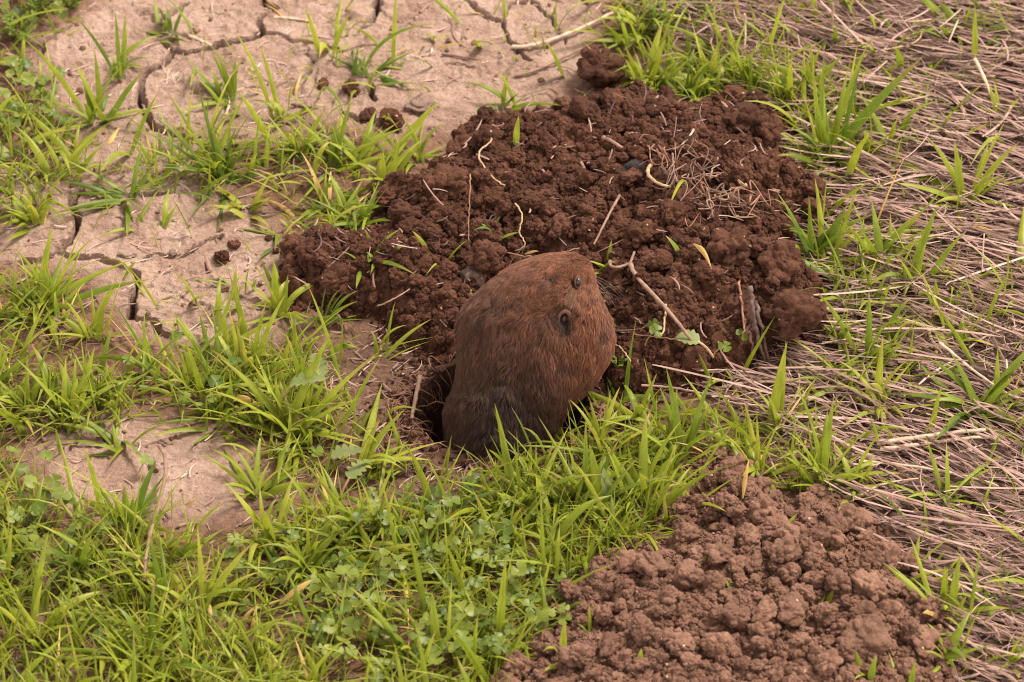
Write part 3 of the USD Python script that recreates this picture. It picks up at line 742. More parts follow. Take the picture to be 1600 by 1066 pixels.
# eye: a small bead between lids
p, n = skin_at(897.5, 438); a, b = frame_of(n)
s = trimesh.creation.icosphere(3, 1.0)
eye = obj('eye', (s.vertices @ np.stack([a * 0.0012, b * 0.0020, n * 0.0014]) + p + n * 0.0030, s.faces), 'eye_black', gopher, smooth=True)
lid = np.stack([p + n * 0.0029 + a * math.cos(t) * 0.00135 + b * math.sin(t) * 0.0023 for t in th])
obj('eyelid', tube(lid, 0.00045, 6), 'ear_skin', eye, smooth=True)
# nose pad at the tip of the snout, on the side turned away
p, n = skin_at(930, 424)
npos = p + FWD * 0.016 - UP * 0.002 - RIGHT * 0.001
obj('nose', (s.vertices * [0.0035, 0.003, 0.003] + npos, s.faces), 'ear_skin', gopher, smooth=True)
r0 = np.random.default_rng(77)
for i in range(12):
    p, n = skin_at(r0.uniform(928, 940), r0.uniform(428, 468))
    tip = p + RIGHT * r0.uniform(0.006, 0.015) + UP * r0.uniform(-0.012, 0.004) + FWD * r0.uniform(-0.003, 0.006)
    mid = (p + tip) / 2 + UP * 0.0015
    obj('whisker', tube(catmull([p, mid, tip], 7), np.linspace(0.00011, 0.00003, 7), 4), 'whisker_hair', gopher)
for du, dv in ((-85, -45), (-60, -48), (-30, -40)):
    p, n = skin_at(895, 406)
    tip = p + RIGHT * du * S * .55 + UP * -dv * S
    obj('whisker', tube(catmull([p, (p + tip) / 2 + RIGHT * 0.001, tip], 7), np.linspace(0.0001, 0.00003, 7), 4), 'dark_skin', gopher)

# fur
NH = 105000
r0 = np.random.default_rng(11)
tri = vb[fb]
cen = tri.mean(1)
ar = np.linalg.norm(np.cross(tri[:, 1] - tri[:, 0], tri[:, 2] - tri[:, 0]), axis=1)
facing = (bm.face_normals @ (-FWD))
wgt = ar * (cen[:, 2] > -0.03) * np.where(facing > -0.25, 1.0, 0.35)
fi = r0.choice(len(fb), NH, p=wgt / wgt.sum())
bc = r0.random((NH, 2)); sw = bc.sum(1) > 1; bc[sw] = 1 - bc[sw]
roots = tri[fi, 0] + (tri[fi, 1] - tri[fi, 0]) * bc[:, :1] + (tri[fi, 2] - tri[fi, 0]) * bc[:, 1:]
vn = bm.vertex_normals[fb[fi]]
nrm = vn[:, 0] * (1 - bc.sum(1))[:, None] + vn[:, 1] * bc[:, :1] + vn[:, 2] * bc[:, 1:]
nrm /= np.linalg.norm(nrm, axis=1, keepdims=True)
pu, pv = to_px(roots)
front = (nrm @ (-FWD)) > -0.1
# bare places: ear, eye
bald = front & ((((pu - 880) / 7) ** 2 + ((pv - 496) / 10) ** 2 < 1) | (((pu - 897.5) / 5) ** 2 + ((pv - 438) / 8) ** 2 < 1))
roots, nrm, pu, pv, front = roots[~bald], nrm[~bald], pu[~bald], pv[~bald], front[~bald]
NH = len(roots)
nose3 = G(900, 400) * 0 + (oc[-1] + RIGHT * 0.008)
flow = roots - nose3                                   # fur runs from the nose back over the body
flow /= np.linalg.norm(flow, axis=1, keepdims=True)
w = np.clip((pv - 470) / 120, 0, 1)[:, None]
flow = flow * (1 - w) + (-UP + RIGHT * ((pu - 830) / 110 * 0.45)[:, None]) * w
clump = np.stack([meshkit.noise(roots * 260 + o, 51 + i) - 0.5 for i, o in enumerate((0, 5, 9))], -1) * 1.5 + np.stack([meshkit.noise(roots * 700 + o, 61 + i) - 0.5 for i, o in enumerate((0, 5, 9))], -1) * 1.0
flow = flow + clump * 0.85 + r0.normal(size=(NH, 3)) * 0.20
flow -= nrm * (flow * nrm).sum(1, keepdims=True)
flow /= np.linalg.norm(flow, axis=1, keepdims=True) + 1e-9
head = np.clip((500 - pv) / 70, 0, 1)
L = (0.0078 - 0.0040 * head) * r0.uniform(0.65, 1.2, NH)
L *= np.where(np.hypot((pu - 880) / 1, (pv - 496) / 1.2) < 24, 0.55, 1)
lift = (0.50 + 0.30 * meshkit.noise(roots * 300, 70))[:, None] * (1 - 0.45 * head)[:, None]
a1 = flow * (1 - lift) + nrm * lift
pts = np.stack([roots - nrm * 0.0003, roots + a1 * (L * 0.38)[:, None], roots + (a1 * 0.66 + flow * 0.10) * L[:, None], roots + (a1 * 0.78 + flow * 0.30 - nrm * 0.05) * L[:, None]], 1)
# colour: rusty on head and cheeks, slate brown down the middle of the back
rust, brown, slate, pale = (np.array(c) for c in ((0.47, 0.180, 0.086), (0.285, 0.128, 0.077), (0.078, 0.045, 0.033), (0.46, 0.28, 0.19)))
kr = np.clip(0.5 + (pu - 850) / 130 + (520 - pv) / 260, 0, 1) + 0.7 * (meshkit.fbm(roots * 110, 3, 80) - 0.5)
col = brown + (rust - brown) * np.clip(kr, 0, 1)[:, None]
ks = np.clip(1.3 - np.hypot((pu - 797 - (pv - 600) * -0.12) / 88, (pv - 662) / 100), 0, 1) * 0.92 + 2.6 * np.clip(meshkit.fbm(roots * 190, 3, 90) - 0.57, 0, 1)
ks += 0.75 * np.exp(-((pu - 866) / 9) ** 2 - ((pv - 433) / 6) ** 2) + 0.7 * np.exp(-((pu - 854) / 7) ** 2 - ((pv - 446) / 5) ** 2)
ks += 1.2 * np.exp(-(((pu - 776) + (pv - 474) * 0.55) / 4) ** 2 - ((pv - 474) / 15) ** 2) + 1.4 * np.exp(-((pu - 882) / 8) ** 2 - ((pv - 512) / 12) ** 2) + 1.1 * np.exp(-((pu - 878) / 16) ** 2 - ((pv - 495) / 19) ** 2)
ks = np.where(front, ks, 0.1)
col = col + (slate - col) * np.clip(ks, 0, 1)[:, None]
kp = 0.75 * np.exp(-((pu - 893) / 7) ** 2 - ((pv - 462) / 16) ** 2) * front
col = col + (pale - col) * kp[:, None]
col *= r0.lognormal(0, 0.38, NH)[:, None]
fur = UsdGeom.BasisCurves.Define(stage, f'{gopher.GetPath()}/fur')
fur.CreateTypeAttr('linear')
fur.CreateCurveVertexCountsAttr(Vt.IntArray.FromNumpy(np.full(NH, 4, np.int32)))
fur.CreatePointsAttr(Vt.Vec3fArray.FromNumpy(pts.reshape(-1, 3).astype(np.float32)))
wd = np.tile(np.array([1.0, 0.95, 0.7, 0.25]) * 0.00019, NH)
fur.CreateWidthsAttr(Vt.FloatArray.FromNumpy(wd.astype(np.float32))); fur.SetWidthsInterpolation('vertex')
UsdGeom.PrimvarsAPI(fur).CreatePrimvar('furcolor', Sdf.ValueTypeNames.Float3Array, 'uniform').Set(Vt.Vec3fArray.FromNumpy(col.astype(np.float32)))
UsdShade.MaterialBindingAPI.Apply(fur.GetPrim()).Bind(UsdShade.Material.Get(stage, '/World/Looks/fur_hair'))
tag(fur, None, None, None, 'stuff')

# ------------------------------------------------------------------ straw mat
def straws(c, ang, length, w, z, tilt, bend, tint, seg=5):
    """N flattened dry stalks: centre (N,2), heading, length, width, height."""
    N = len(c)
    t = np.linspace(-0.5, 0.5, seg + 1)
    d = np.stack([np.cos(ang), np.sin(ang)], 1)
    nn = np.stack([-d[:, 1], d[:, 0]], 1)
    along = t[None] * length[:, None]
    off = bend[:, None] * length[:, None] * (t[None] ** 2 * 4 - 0.33) * 0.5
    xy = c[:, None] + d[:, None] * along[..., None] + nn[:, None] * off[..., None]
    zz = z[:, None] + along * tilt[:, None]
    C = np.concatenate([xy, zz[..., None]], -1)                        # N, s+1, 3
    side = np.concatenate([nn, np.zeros((N, 1))], 1)[:, None]
    prof = np.ones(seg + 1); prof[0] = 0.75; prof[-1] = 0.5
    W = (w[:, None] * prof * 0.5)[..., None]
    up = np.array([0, 0, 1.0])
    V = np.stack([C - side * W, C + up * W * 0.75, C + side * W, C - up * W * 0.5], 2)
    uv = np.zeros((N, seg + 1, 4, 2))
    uv[..., 0] = np.floor(tint * 16)[:, None, None] + np.array([0.05, 0.4, 0.7, 0.95])
    uv[..., 1] = 0.3 + 0.65 * (t + 0.5)[None, :, None]
    k = (np.arange(N)[:, None] * (seg + 1) + np.arange(seg)[None]).reshape(-1) * 4
    q = np.concatenate([np.stack([k + a, k + (a + 1) % 4, k + 4 + (a + 1) % 4, k + 4 + a], 1) for a in range(4)])
    e0 = np.arange(N) * (seg + 1) * 4; e1 = e0 + seg * 4
    ends = np.concatenate([np.stack([e0, e0 + 3, e0 + 2, e0 + 1], 1), np.stack([e1, e1 + 1, e1 + 2, e1 + 3], 1)])
    q = np.vstack([q, ends])
    return V.reshape(-1, 3), np.vstack([q[:, [0, 1, 2]], q[:, [0, 2, 3]]]), uv.reshape(-1, 2)


r0 = np.random.default_rng(21)


def straw_batch(n, field, lo, wpx, lpx, zmax, sd, tint_lo=0.0, tint_hi=1.0, heading=-27, cross=0.16):
    x, y = r0.uniform(-0.29, 0.33, n), r0.uniform(-0.30, 0.34, n)
    ok = (field(x, y) > r0.uniform(lo, 1, n) * 0.9) & (hole_r(x, y) > 1.1)
    ok &= (np.maximum(ud_s(x, y), ld_s(x, y)) < 0.004)
    x, y = x[ok], y[ok]; n = len(x)
    head = heading + 12 * (meshkit.noise(p3(x, y, 14, 3), 5) - 0.5) * 2 + r0.normal(0, sd, n)
    head = np.where(r0.random(n) < cross, r0.uniform(-90, 60, n), head)
    L = r0.lognormal(math.log(lpx), 0.45, n) * S
    w = np.clip(r0.lognormal(math.log(wpx), 0.4, n), 1.2, 12) * S
    z = base_z(x, y) + r0.uniform(0.0005, 1, n) ** 1.3 * zmax
    tint = np.clip(tint_lo + (tint_hi - tint_lo) * np.clip(r0.beta(1.7, 1.7, n) * 0.97, 0, 0.999), 0, 0.999)
    return straws(np.stack([x, y], 1), np.radians(head), L, w, z, r0.normal(0, 0.05, n), r0.normal(0, 0.17, n), tint)


mat_parts = [straw_batch(22000, straw_s, 0.10, 2.3, 74, 0.0095, 13), straw_batch(5000, straw_s, 0.1, 4.2, 60, 0.006, 16), straw_batch(11000, straw_s, 0.1, 1.5, 42, 0.0105, 36, cross=0.4)]
m = join(mat_parts)
tag(obj('straw_litter', m[:2], 'straw', uv=m[2]), 'matted flat dry straw beside the dark heap, combed one way', None, None, 'stuff')
m = join([straw_batch(9000, litter_s, 0.06, 1.9, 24, 0.0045, 50, 0.1, 0.95, 0, 0.7), straw_batch(9000, sampler(np.clip(1 - clay * 0.82 - strawf, 0, 1)), 0.35, 1.9, 26, 0.0025, 60, 0.0, 0.8, 0, 0.7)])
tag(obj('dry_litter', m[:2], 'straw', uv=m[2]), 'short broken bits of dry grass strewn round the burrow mouth and under the lawn', None, None, 'stuff')
# bits lying in the dark heap and on the clay
n = 190
ii = np.argwhere(ud > 0.003); ii = ii[r0.integers(len(ii), size=n)]
x, y = gx[ii[:, 0]], gy[ii[:, 1]]
ok = hole_r(x, y) > 1.15; x, y = x[ok], y[ok]; n = len(x)
m1 = straws(np.stack([x, y], 1), r0.uniform(0, 3.14, n), r0.lognormal(3.1, 0.5, n) * S, r0.uniform(1.2, 3.2, n) * S, surf(x, y) + r0.uniform(0.002, 0.0055, n), r0.normal(0, 0.35, n), r0.normal(0, 0.22, n), r0.uniform(0.05, 0.7, n))
n = 460
ii = np.argwhere(clay > 0.6); ii = ii[r0.integers(len(ii), size=n)]
x, y = gx[ii[:, 0]], gy[ii[:, 1]]
m2 = straws(np.stack([x, y], 1), r0.normal(0.2, 0.8, n), r0.lognormal(3.0, 0.6, n) * S, r0.uniform(1.2, 3.4, n) * S, ground_z(x, y, False) + r0.uniform(0.0003, 0.0014, n), r0.normal(0, 0.03, n), r0.normal(0, 0.25, n), r0.uniform(0.3, 1.0, n))
m = join([m1, m2])
tag(obj('dry_litter', m[:2], 'straw', uv=m[2]), 'thin bits of straw scattered singly on bare clay and dark earth', None, None, 'stuff')

# single stalks one can pick out of the mat
n = 0
while n < 75:
    u, v = r0.uniform(1010, 1600), r0.uniform(0, 1066)
    p = G(u, v)
    if straw_s(p[0], p[1]) < 0.75 or ud_s(p[0], p[1]) > -0.004 or ld_s(p[0], p[1]) > -0.004: continue
    L, w = r0.uniform(100, 240) * S, r0.uniform(2.4, 4.6) * S
    hd = math.radians(-27 + 12 * (float(meshkit.noise(p3(p[0], p[1], 14, 3), 5)) - 0.5) * 2 + r0.normal(0, 16))
    z = base_z(p[0], p[1]) + r0.uniform(0.0085, 0.0115)
    mm = straws(np.zeros((1, 2)), np.array([hd]), np.array([L]), np.array([w]), np.zeros(1), np.array([r0.normal(0, 0.03)]), np.array([r0.normal(0, 0.09)]), np.array([r0.uniform(0.45, 0.99)]), 7)
    o = obj('straw_stalk', (mm[0] + [p[0], p[1], float(z)], mm[1]), 'straw', uv=mm[2])
    where = 'beyond the dark heap' if v < 330 else 'beside the dark heap' if v < 640 else 'beyond and beside the paler heap'
    where = ('inner ' if u < 1400 else 'outer ') + 'straw mat ' + where
    tag(o, f'long dry stalk on top of the {where}', 'straw stalk', f'single stalks on the {where}')
    n += 1


# ------------------------------------------------------------------ stems, roots and twigs seen singly
def strand(name, pts, wpx, mat, label, cat, lift=(0.002,), taper=0.7, sides=7, flat=0.8, wob=0.0):
    pts = np.array(pts, float)
    P = on(pts[:, 0], pts[:, 1]) if True else None
    # keep a strand from following every bump: use a smooth run of heights, with the given lifts above
    P[:, 2] = np.maximum(np.linspace(P[0, 2], P[-1, 2], len(P)), P[:, 2] * 0.5 + 0.5 * np.linspace(P[0, 2], P[-1, 2], len(P)))
    lf = np.interp(np.linspace(0, 1, len(P)), np.linspace(0, 1, len(lift)), lift)
    # lift along the line of sight's ground offset so that it stays over its spot
    Q = []
    for (u, v), p, l in zip(pts, P, lf):
        z = p[2] + l; d = ray(u, v); Q.append(EYE + d * ((z - EYE[2]) / d[2]))
    C = catmull(np.array(Q), max(12, 5 * len(pts)))
    if wob: C[1:-1] += r0.normal(0, wob * S, C[1:-1].shape)
    rad = wpx * S * 0.5 * np.linspace(1, taper, len(C)) * (1 + 0.12 * np.sin(np.arange(len(C)) * 1.9))
    o = C.mean(0)
    vv, ff = tube(C - o, rad, sides, flat)
    x = thing(name, label, cat, o)
    obj('stem', (vv, ff), mat, x, smooth=True)
    return x


ST = [
    ('twig', [(985, 412), (1003, 442), (1034, 475), (1062, 508), (1082, 534)], 8, 'brown_stem', 'brown twig slanting down the dark heap beside the animal snout', 'twig', (0.009, 0.012, 0.008)),
    ('twig', [(953, 408), (962, 418), (978, 414), (985, 410), (991, 394)], 6, 'brown_stem', 'short forked twig end at the top of the brown twig', 'twig', (0.005,)),
    ('rootlet', [(735, 272), (734, 300), (733, 340), (733, 376)], 2.6, 'root_skin', 'thin straight pale rootlet standing up from dark clods', 'root', (0.02, 0.012, 0.003)),
    ('rootlet', [(805, 318), (816, 345), (811, 362), (820, 378), (806, 392)], 3, 'pale_root', 'wiggly branched pale rootlet on dark clods beyond the animal head', 'root', (0.004,)),
    ('rootlet', [(793, 395), (840, 402), (868, 398), (905, 388)], 3, 'root_skin', 'reddish rootlet lying level above the animal crown', 'root', (0.004,)),
    ('rootlet', [(765, 212), (762, 225), (748, 240), (757, 262), (778, 283), (788, 290)], 3.4, 'pale_root', 'curly pale rootlet on the clay side of the heap', 'root', (0.004, 0.006, 0.004)),
    ('bent_shoot', [(1017, 258), (1013, 272), (1026, 285), (1048, 292)], 6.5, 'pale_root', 'bent whitish yellow shoot among roots on the dark heap', 'shoot', (0.006, 0.008, 0.006)),
    ('stalk', [(968, 305), (957, 325), (945, 348), (928, 382)], 5, 'brown_stem', 'slim brown stalk standing on the dark heap beyond the snout', 'stalk', (0.006, 0.004)),
    ('stalk', [(905, 248), (912, 262), (917, 275)], 6, 'brown_stem', 'short brown straw piece upright on the dark heap', 'stalk', (0.004,)),
    ('stalk', [(942, 214), (958, 222), (972, 231)], 7, 'brown_stem', 'short broad straw piece high on the dark heap', 'stalk', (0.004,)),
    ('stalk', [(1084, 202), (1070, 222), (1052, 234)], 3.5, 'pale_stem', 'thin pale stalk slanting on the dark heap near the root tangle', 'stalk', (0.008, 0.005)),
    ('rootlet', [(950, 518), (985, 522), (1030, 527), (1082, 533)], 3, 'root_skin', 'long thin reddish rootlet level across the dark soil beside the cheek', 'root', (0.004,)),
    ('rootlet', [(950, 530), (970, 545), (985, 565)], 3.5, 'pale_root', 'forked pale rootlet just beside the animal cheek', 'root', (0.004,)),
    ('rootlet', [(1040, 476), (1038, 505), (1033, 525)], 3.6, 'pale_root', 'pale rootlet crossing under the brown twig', 'root', (0.006,)),
    ('stalk', [(1002, 602), (1050, 606), (1100, 615), (1148, 626)], 4.5, 'brown_stem', 'brown pink stalk lying at the near foot of the dark heap', 'stalk', (0.003, 0.004)),
    ('stem_stub', [(1172, 448), (1176, 485), (1184, 525), (1197, 572)], 9, 'dark_stem', 'decayed gray brown stem stub standing beside the largest rounded clod', 'stem', (0.012, 0.008, 0.003)),
    ('stem_stub', [(1182, 470), (1186, 500), (1193, 530), (1203, 574)], 7, 'dark_stem', 'darker half of the decayed stem stub by the largest rounded clod', 'stem', (0.010, 0.007, 0.003)),
    ('stem_stub', [(1165, 500), (1172, 530), (1180, 560)], 6, 'brown_stem', 'splinter at the foot of the decayed stem stub', 'stem', (0.008, 0.004)),
    ('rootlet', [(1155, 440), (1158, 470), (1163, 505), (1160, 520)], 4.5, 'root_skin', 'reddish rootlet hanging beside the decayed stem stub', 'root', (0.006,)),
    ('stem_peg', [(656, 588), (650, 620), (643, 654)], 8, 'brown_stem', 'short straight woody stem stuck in the burrow rim', 'stem', (0.006, 0.004, 0.002)),
    ('rootlet', [(652, 636), (668, 632), (684, 628), (694, 632), (699, 642)], 2.2, 'root_skin', 'fine looping rootlet poking into the burrow mouth', 'root', (0.006, 0.012, 0.012)),
    ('rootlet', [(700, 702), (707, 680), (713, 672)], 3, 'root_skin', 'short reddish stem standing at the front rim of the burrow', 'root', (0.001, 0.012)),
    ('stalk', [(800, 73), (850, 66), (905, 45), (958, 20)], 8, 'pale_stem', 'long broad pale straw across the clay towards the far tuft', 'stalk', (0.002, 0.004)),
    ('stalk', [(805, 118), (850, 104), (905, 78), (950, 55)], 6, 'brown_stem', 'second duller straw on the clay below the broad pale one', 'stalk', (0.002,)),
    ('stalk', [(690, 84), (720, 88), (760, 96)], 5, 'brown_stem', 'gray brown straw lying on the clay by a crack', 'stalk', (0.001,)),
    ('stalk', [(425, 27), (455, 29), (484, 33)], 6, 'pale_stem', 'short pale straw between cracks on the far clay', 'stalk', (0.001,)),
    ('stalk', [(295, 56), (312, 63), (330, 71)], 7, 'pale_stem', 'short whitish straw beside the long far crack', 'stalk', (0.001,)),
    ('stalk', [(320, 399), (324, 410), (330, 424)], 11, 'brown_stem', 'stubby flat pale straw chip beside two dark clods', 'stalk', (0.001,)),
    ('stalk', [(455, 163), (500, 172), (545, 187)], 5, 'dark_stem', 'dark thin stem lying on clay below a grass tuft', 'stalk', (0.001,)),
    ('stalk', [(358, 165), (350, 185), (338, 207)], 4.5, 'pale_stem', 'pale dead stem slanting in the clay tufts', 'stalk', (0.004, 0.002)),
    ('stalk', [(248, 696), (258, 745), (240, 815), (225, 908)], 7, 'brown_stem', 'long pale dry stem leaning over the near lawn', 'stalk', (0.006, 0.016, 0.012)),
    ('stalk', [(1480, 742), (1510, 752), (1548, 768)], 17, 'dark_stem', 'thick dark woody stem chunk in the near straw', 'stem', (0.006,)),
    ('stalk', [(1370, 692), (1430, 684), (1490, 676), (1540, 672)], 9, 'pale_stem', 'thick pale stalk uppermost of a bundle in the straw', 'stalk', (0.008,)),
    ('stalk', [(1375, 702), (1440, 694), (1500, 686), (1545, 684)], 8, 'pale_stem', 'thick pale stalk lowest of a bundle in the straw', 'stalk', (0.006,)),
    ('stalk', [(1468, 536), (1500, 562), (1550, 600), (1592, 622)], 5.5, 'pale_stem', 'long pale stalk crossing the straw grain downhill', 'stalk', (0.009,)),
    ('stalk', [(1335, 825), (1370, 838), (1400, 855), (1425, 873)], 7, 'brown_stem', 'brown stalk lying over the edge of the paler heap', 'stalk', (0.006, 0.007)),
    ('stalk', [(1345, 775), (1380, 757), (1435, 748)], 4, 'pale_stem', 'curved whitish stalk in the straw beyond the paler heap', 'stalk', (0.006, 0.009)),
    ('stalk', [(1342, 720), (1420, 728), (1500, 742), (1560, 760)], 5, 'pale_stem', 'long pale stalk curving across the straw above the dark chunk', 'stalk', (0.008,)),
    ('stalk', [(1538, 365), (1536, 395), (1534, 425)], 2.5, 'pale_stem', 'thin upright pale stem poking from the straw mat', 'stalk', (0.02, 0.008)),
    ('stalk', [(1301, 5), (1301, 30), (1300, 52)], 5, 'brown_stem', 'upright brown stem near the top of the straw mat', 'stalk', (0.016, 0.006)),
    ('stalk', [(1163, 22), (1165, 45), (1163, 78)], 4.5, 'pale_stem', 'upright dry stem beside the far grass tuft', 'stalk', (0.018, 0.006)),
    ('stalk', [(1522, 92), (1536, 118), (1556, 168)], 7, 'pale_stem', 'dry stem standing behind the sprout in far straw', 'stalk', (0.016, 0.006)),
    ('stalk', [(1350, 90), (1380, 78), (1420, 70), (1440, 50)], 4, 'pale_root', 'curly pale dead blade on the far straw', 'stalk', (0.009, 0.007)),
    ('stalk', [(590, 478), (610, 470), (640, 452)], 3.5, 'brown_stem', 'thin straw bit lying near the heap end by the grass', 'stalk', (0.003,)),
]
for name, pts, w, mat, label, cat, lift in ST:
    strand(name, pts, w, mat, label, cat, lift, wob=0.8 if 'root' in name else 1.6 if 'stub' in name else 0.25)
# the tangle of fibrous roots
tg = thing('root_tangle', 'tangled pale fibrous root clump on top of the dark heap', 'roots', on(1060, 270)[0])
o = on(1060, 275)[0]
for i in range(34):
    u, v = r0.normal(1058, 22), r0.normal(268, 24)
    pts = np.array([(u, v)] + [(u + r0.normal(8, 9) * k, v + r0.normal(11, 9) * k) for k in (0.6, 1.2, 1.8)])
    P = on(pts[:, 0], pts[:, 1]); P[:, 2] += r0.uniform(0.004, 0.011, 4)
    C = catmull(P, 12)
    obj('root_fibre', tube(C - on(1060, 270)[0], np.linspace(0.00038, 0.00015, 12) * r0.uniform(0.5, 1.3), 5), r0.choice(['brown_stem', 'root_skin', 'dark_stem', 'brown_stem']), tg, smooth=True)
tg = thing('root_tangle', 'smaller curly tangle of pale roots on the dark heap nearer the grass', 'roots', on(1130, 325)[0])
for i in range(22):
    u, v = r0.normal(1120, 28), r0.normal(325, 14)
    pts = np.array([(u, v)] + [(u + r0.normal(9, 13) * k, v + r0.normal(3, 8) * k) for k in (0.6, 1.2, 1.8)])
    P = on(pts[:, 0], pts[:, 1]); P[:, 2] += r0.uniform(0.004, 0.010, 4)
    obj('root_fibre', tube(catmull(P, 12) - on(1130, 325)[0], np.linspace(0.00042, 0.00018, 12) * r0.uniform(0.5, 1.3), 5), r0.choice(['brown_stem', 'root_skin', 'dark_stem', 'brown_stem', 'pale_root']), tg, smooth=True)
# roots hanging round the burrow's rim
rim_v, rim_f, nn = [], [], 0
parts = []
for i in range(230):
    a = r0.uniform(0, 2 * np.pi) if i % 3 else r0.uniform(2.3, 3.9)
    e = r0.uniform(0.96, 1.25)
    q = HC + np.array([math.cos(a) * HA, math.sin(a) * HB]) * e
    q2 = HC + np.array([math.cos(a + r0.normal(0, 0.1)) * HA, math.sin(a + r0.normal(0, 0.1)) * HB]) * (e - r0.uniform(0.08, 0.24))
    z1, z2 = float(ground_z(q[:1], q[1:], False)[0]), float(ground_z(q2[:1], q2[1:], False)[0])
    A, B = np.array([*q, z1 + 0.0015]), np.array([*q2, max(z2, z1 - 0.012) + 0.001])
    M = (A + B) / 2 + np.append(r0.normal(0, 0.0028, 2), r0.uniform(0, 0.003))
    parts.append(tube(catmull([A, M, B], 8), np.linspace(0.00030, 0.00010, 8) * r0.uniform(0.4, 1.4), 4))
m = join(parts)
tag(obj('rim_roots', m, 'root_skin', smooth=True), 'fine torn roots and fibres fringing the burrow mouth', None, None, 'stuff')

# ------------------------------------------------------------------ lawn
GR = [([(-400, 790), (60, 780), (120, 800), (250, 830), (300, 850), (400, 860), (470, 800), (520, 770), (560, 780), (640, 790), (720, 790), (790, 760), (830, 720), (900, 690), (1000, 680), (1090, 690), (1125, 760), (1060, 800), (1020, 850), (940, 890), (880, 940), (850, 1000), (790, 1100), (790, 1400), (-400, 1400)], 1.0),
      ([(-400, 420), (20, 440), (90, 500), (150, 560), (220, 590), (290, 590), (360, 590), (430, 540), (480, 530), (530, 600), (580, 690), (640, 715), (700, 730), (560, 770), (420, 740), (380, 670), (250, 660), (150, 660), (90, 700), (30, 760), (-400, 820)], 0.9),
      ([(-400, -300), (110, -300), (130, 20), (90, 70), (40, 110), (60, 180), (130, 240), (120, 290), (50, 340), (-400, 360)], 0.5),
      ([(440, 215), (520, 200), (600, 225), (650, 235), (690, 250), (640, 290), (590, 300), (590, 350), (545, 385), (500, 370), (450, 385), (410, 340), (330, 300), (240, 300), (230, 240), (330, 215), (380, 250), (420, 260)], 0.62),
      ([(960, -250), (1120, -250), (1110, 60), (1180, 100), (1260, 120), (1330, 170), (1360, 250), (1290, 290), (1240, 270), (1220, 190), (1130, 165), (1040, 160), (1000, 140), (960, 80)], 0.8),
      ([(1240, 340), (1300, 340), (1400, 360), (1420, 450), (1400, 600), (1320, 650), (1290, 600), (1290, 450), (1250, 400)], 0.42),
      ([(1060, 660), (1180, 650), (1280, 680), (1380, 730), (1370, 790), (1290, 780), (1200, 775), (1120, 700)], 0.6),
      ([(880, 665), (1000, 650), (1100, 670), (1100, 710), (900, 710)], 0.45),
      (CLAY, 0.045), (STRAW, 0.12)]
dens = np.zeros_like(GX)
for pts, dv in GR:
    dens = np.maximum(dens, ndimage.gaussian_filter(raster(area(pts)).astype(float), 5) * dv)
# bare and brown patches within the grass
gap = np.clip((meshkit.fbm(p3(GX, GY, 26, 2.0), 3, 15) - 0.40) * 6, 0.12, 1)
dens = np.where(dens < 0.9, dens * gap, dens * np.clip(gap + 0.35, 0, 1))
dens *= np.where(ud > 0.004, 0.02, np.where(ud > -0.003, 0.5, 1)); dens *= (ld < 0.002)
dens *= 1 - 0.75 * np.clip(litter * 1.3, 0, 1)
dens_s = sampler(dens)


def lawn(n, lpx, wpx, seed, spread=(15, 62), tint=(0.15, 1.0), wide=1.0):
    r1 = np.random.default_rng(seed)
    x, y = r1.uniform(-0.29, 0.29, n), r1.uniform(-0.29, 0.31, n)
    # blades come in small tufts: snap most of them towards a tuft's foot
    feet = np.stack([r1.uniform(-0.29, 0.29, 5200), r1.uniform(-0.29, 0.31, 5200)], 1)
    i = cKDTree(feet).query(np.stack([x, y], 1))[1]
    kx = r1.random(n) < 0.72
    x = np.where(kx, feet[i, 0] + r1.normal(0, 0.0012, n), x); y = np.where(kx, feet[i, 1] + r1.normal(0, 0.0012, n), y)
    ok = (r1.random(n) < dens_s(x, y)) & (hole_r(x, y) > 1.08)
    x, y, i = x[ok], y[ok], i[ok]; n = len(x)
    P0 = np.stack([x, y, ground_z(x, y, False) - 0.001], 1)
    L = np.clip(r1.lognormal(math.log(lpx), 0.33, n), 20, 170) * S
    el = np.radians(90 - r1.uniform(*spread, n)); az = r1.uniform(0, 2 * np.pi, n)
    h = np.stack([np.cos(az), np.sin(az), np.zeros(n)], 1)
    up = np.array([0, 0, 1.0])
    droop = (0.8 * r1.random(n) ** 2.2)[:, None]
    P1 = P0 + (h * np.cos(el)[:, None] * 0.42 + up * np.sin(el)[:, None] * 0.62) * L[:, None]
    P2 = P0 + (h * (np.cos(el)[:, None] + 0.35 * droop) + up * np.sin(el)[:, None] * (1 - droop)) * L[:, None]
    tn = np.clip(tint[0] + (tint[1] - tint[0]) * (0.6 * np.random.default_rng(seed + 1).random(5200)[i] + 0.4 * r1.random(n)), 0, 0.999)
    w = np.clip(r1.lognormal(math.log(wpx), 0.35, n), 2, 15) * S
    return blades(P0, P1, P2, w, r1.normal(0, 0.8, n), tn, 6)


m = join([lawn(27000, 74, 5.4, 301), lawn(30000, 58, 3.0, 302, (5, 75)), lawn(5200, 112, 8.0, 303, (15, 66))])
tag(obj('grass', m[:2], 'grass_leaf', smooth=True, uv=m[2]), 'dense fresh green grass of the lawn', None, None, 'stuff')
m = lawn(6000, 52, 3.6, 304, (40, 88))
tag(obj('dry_grass', m[:2], 'dry_leaf', smooth=True, uv=m[2]), 'yellowed withered blades low among the green grass', None, None, 'stuff')


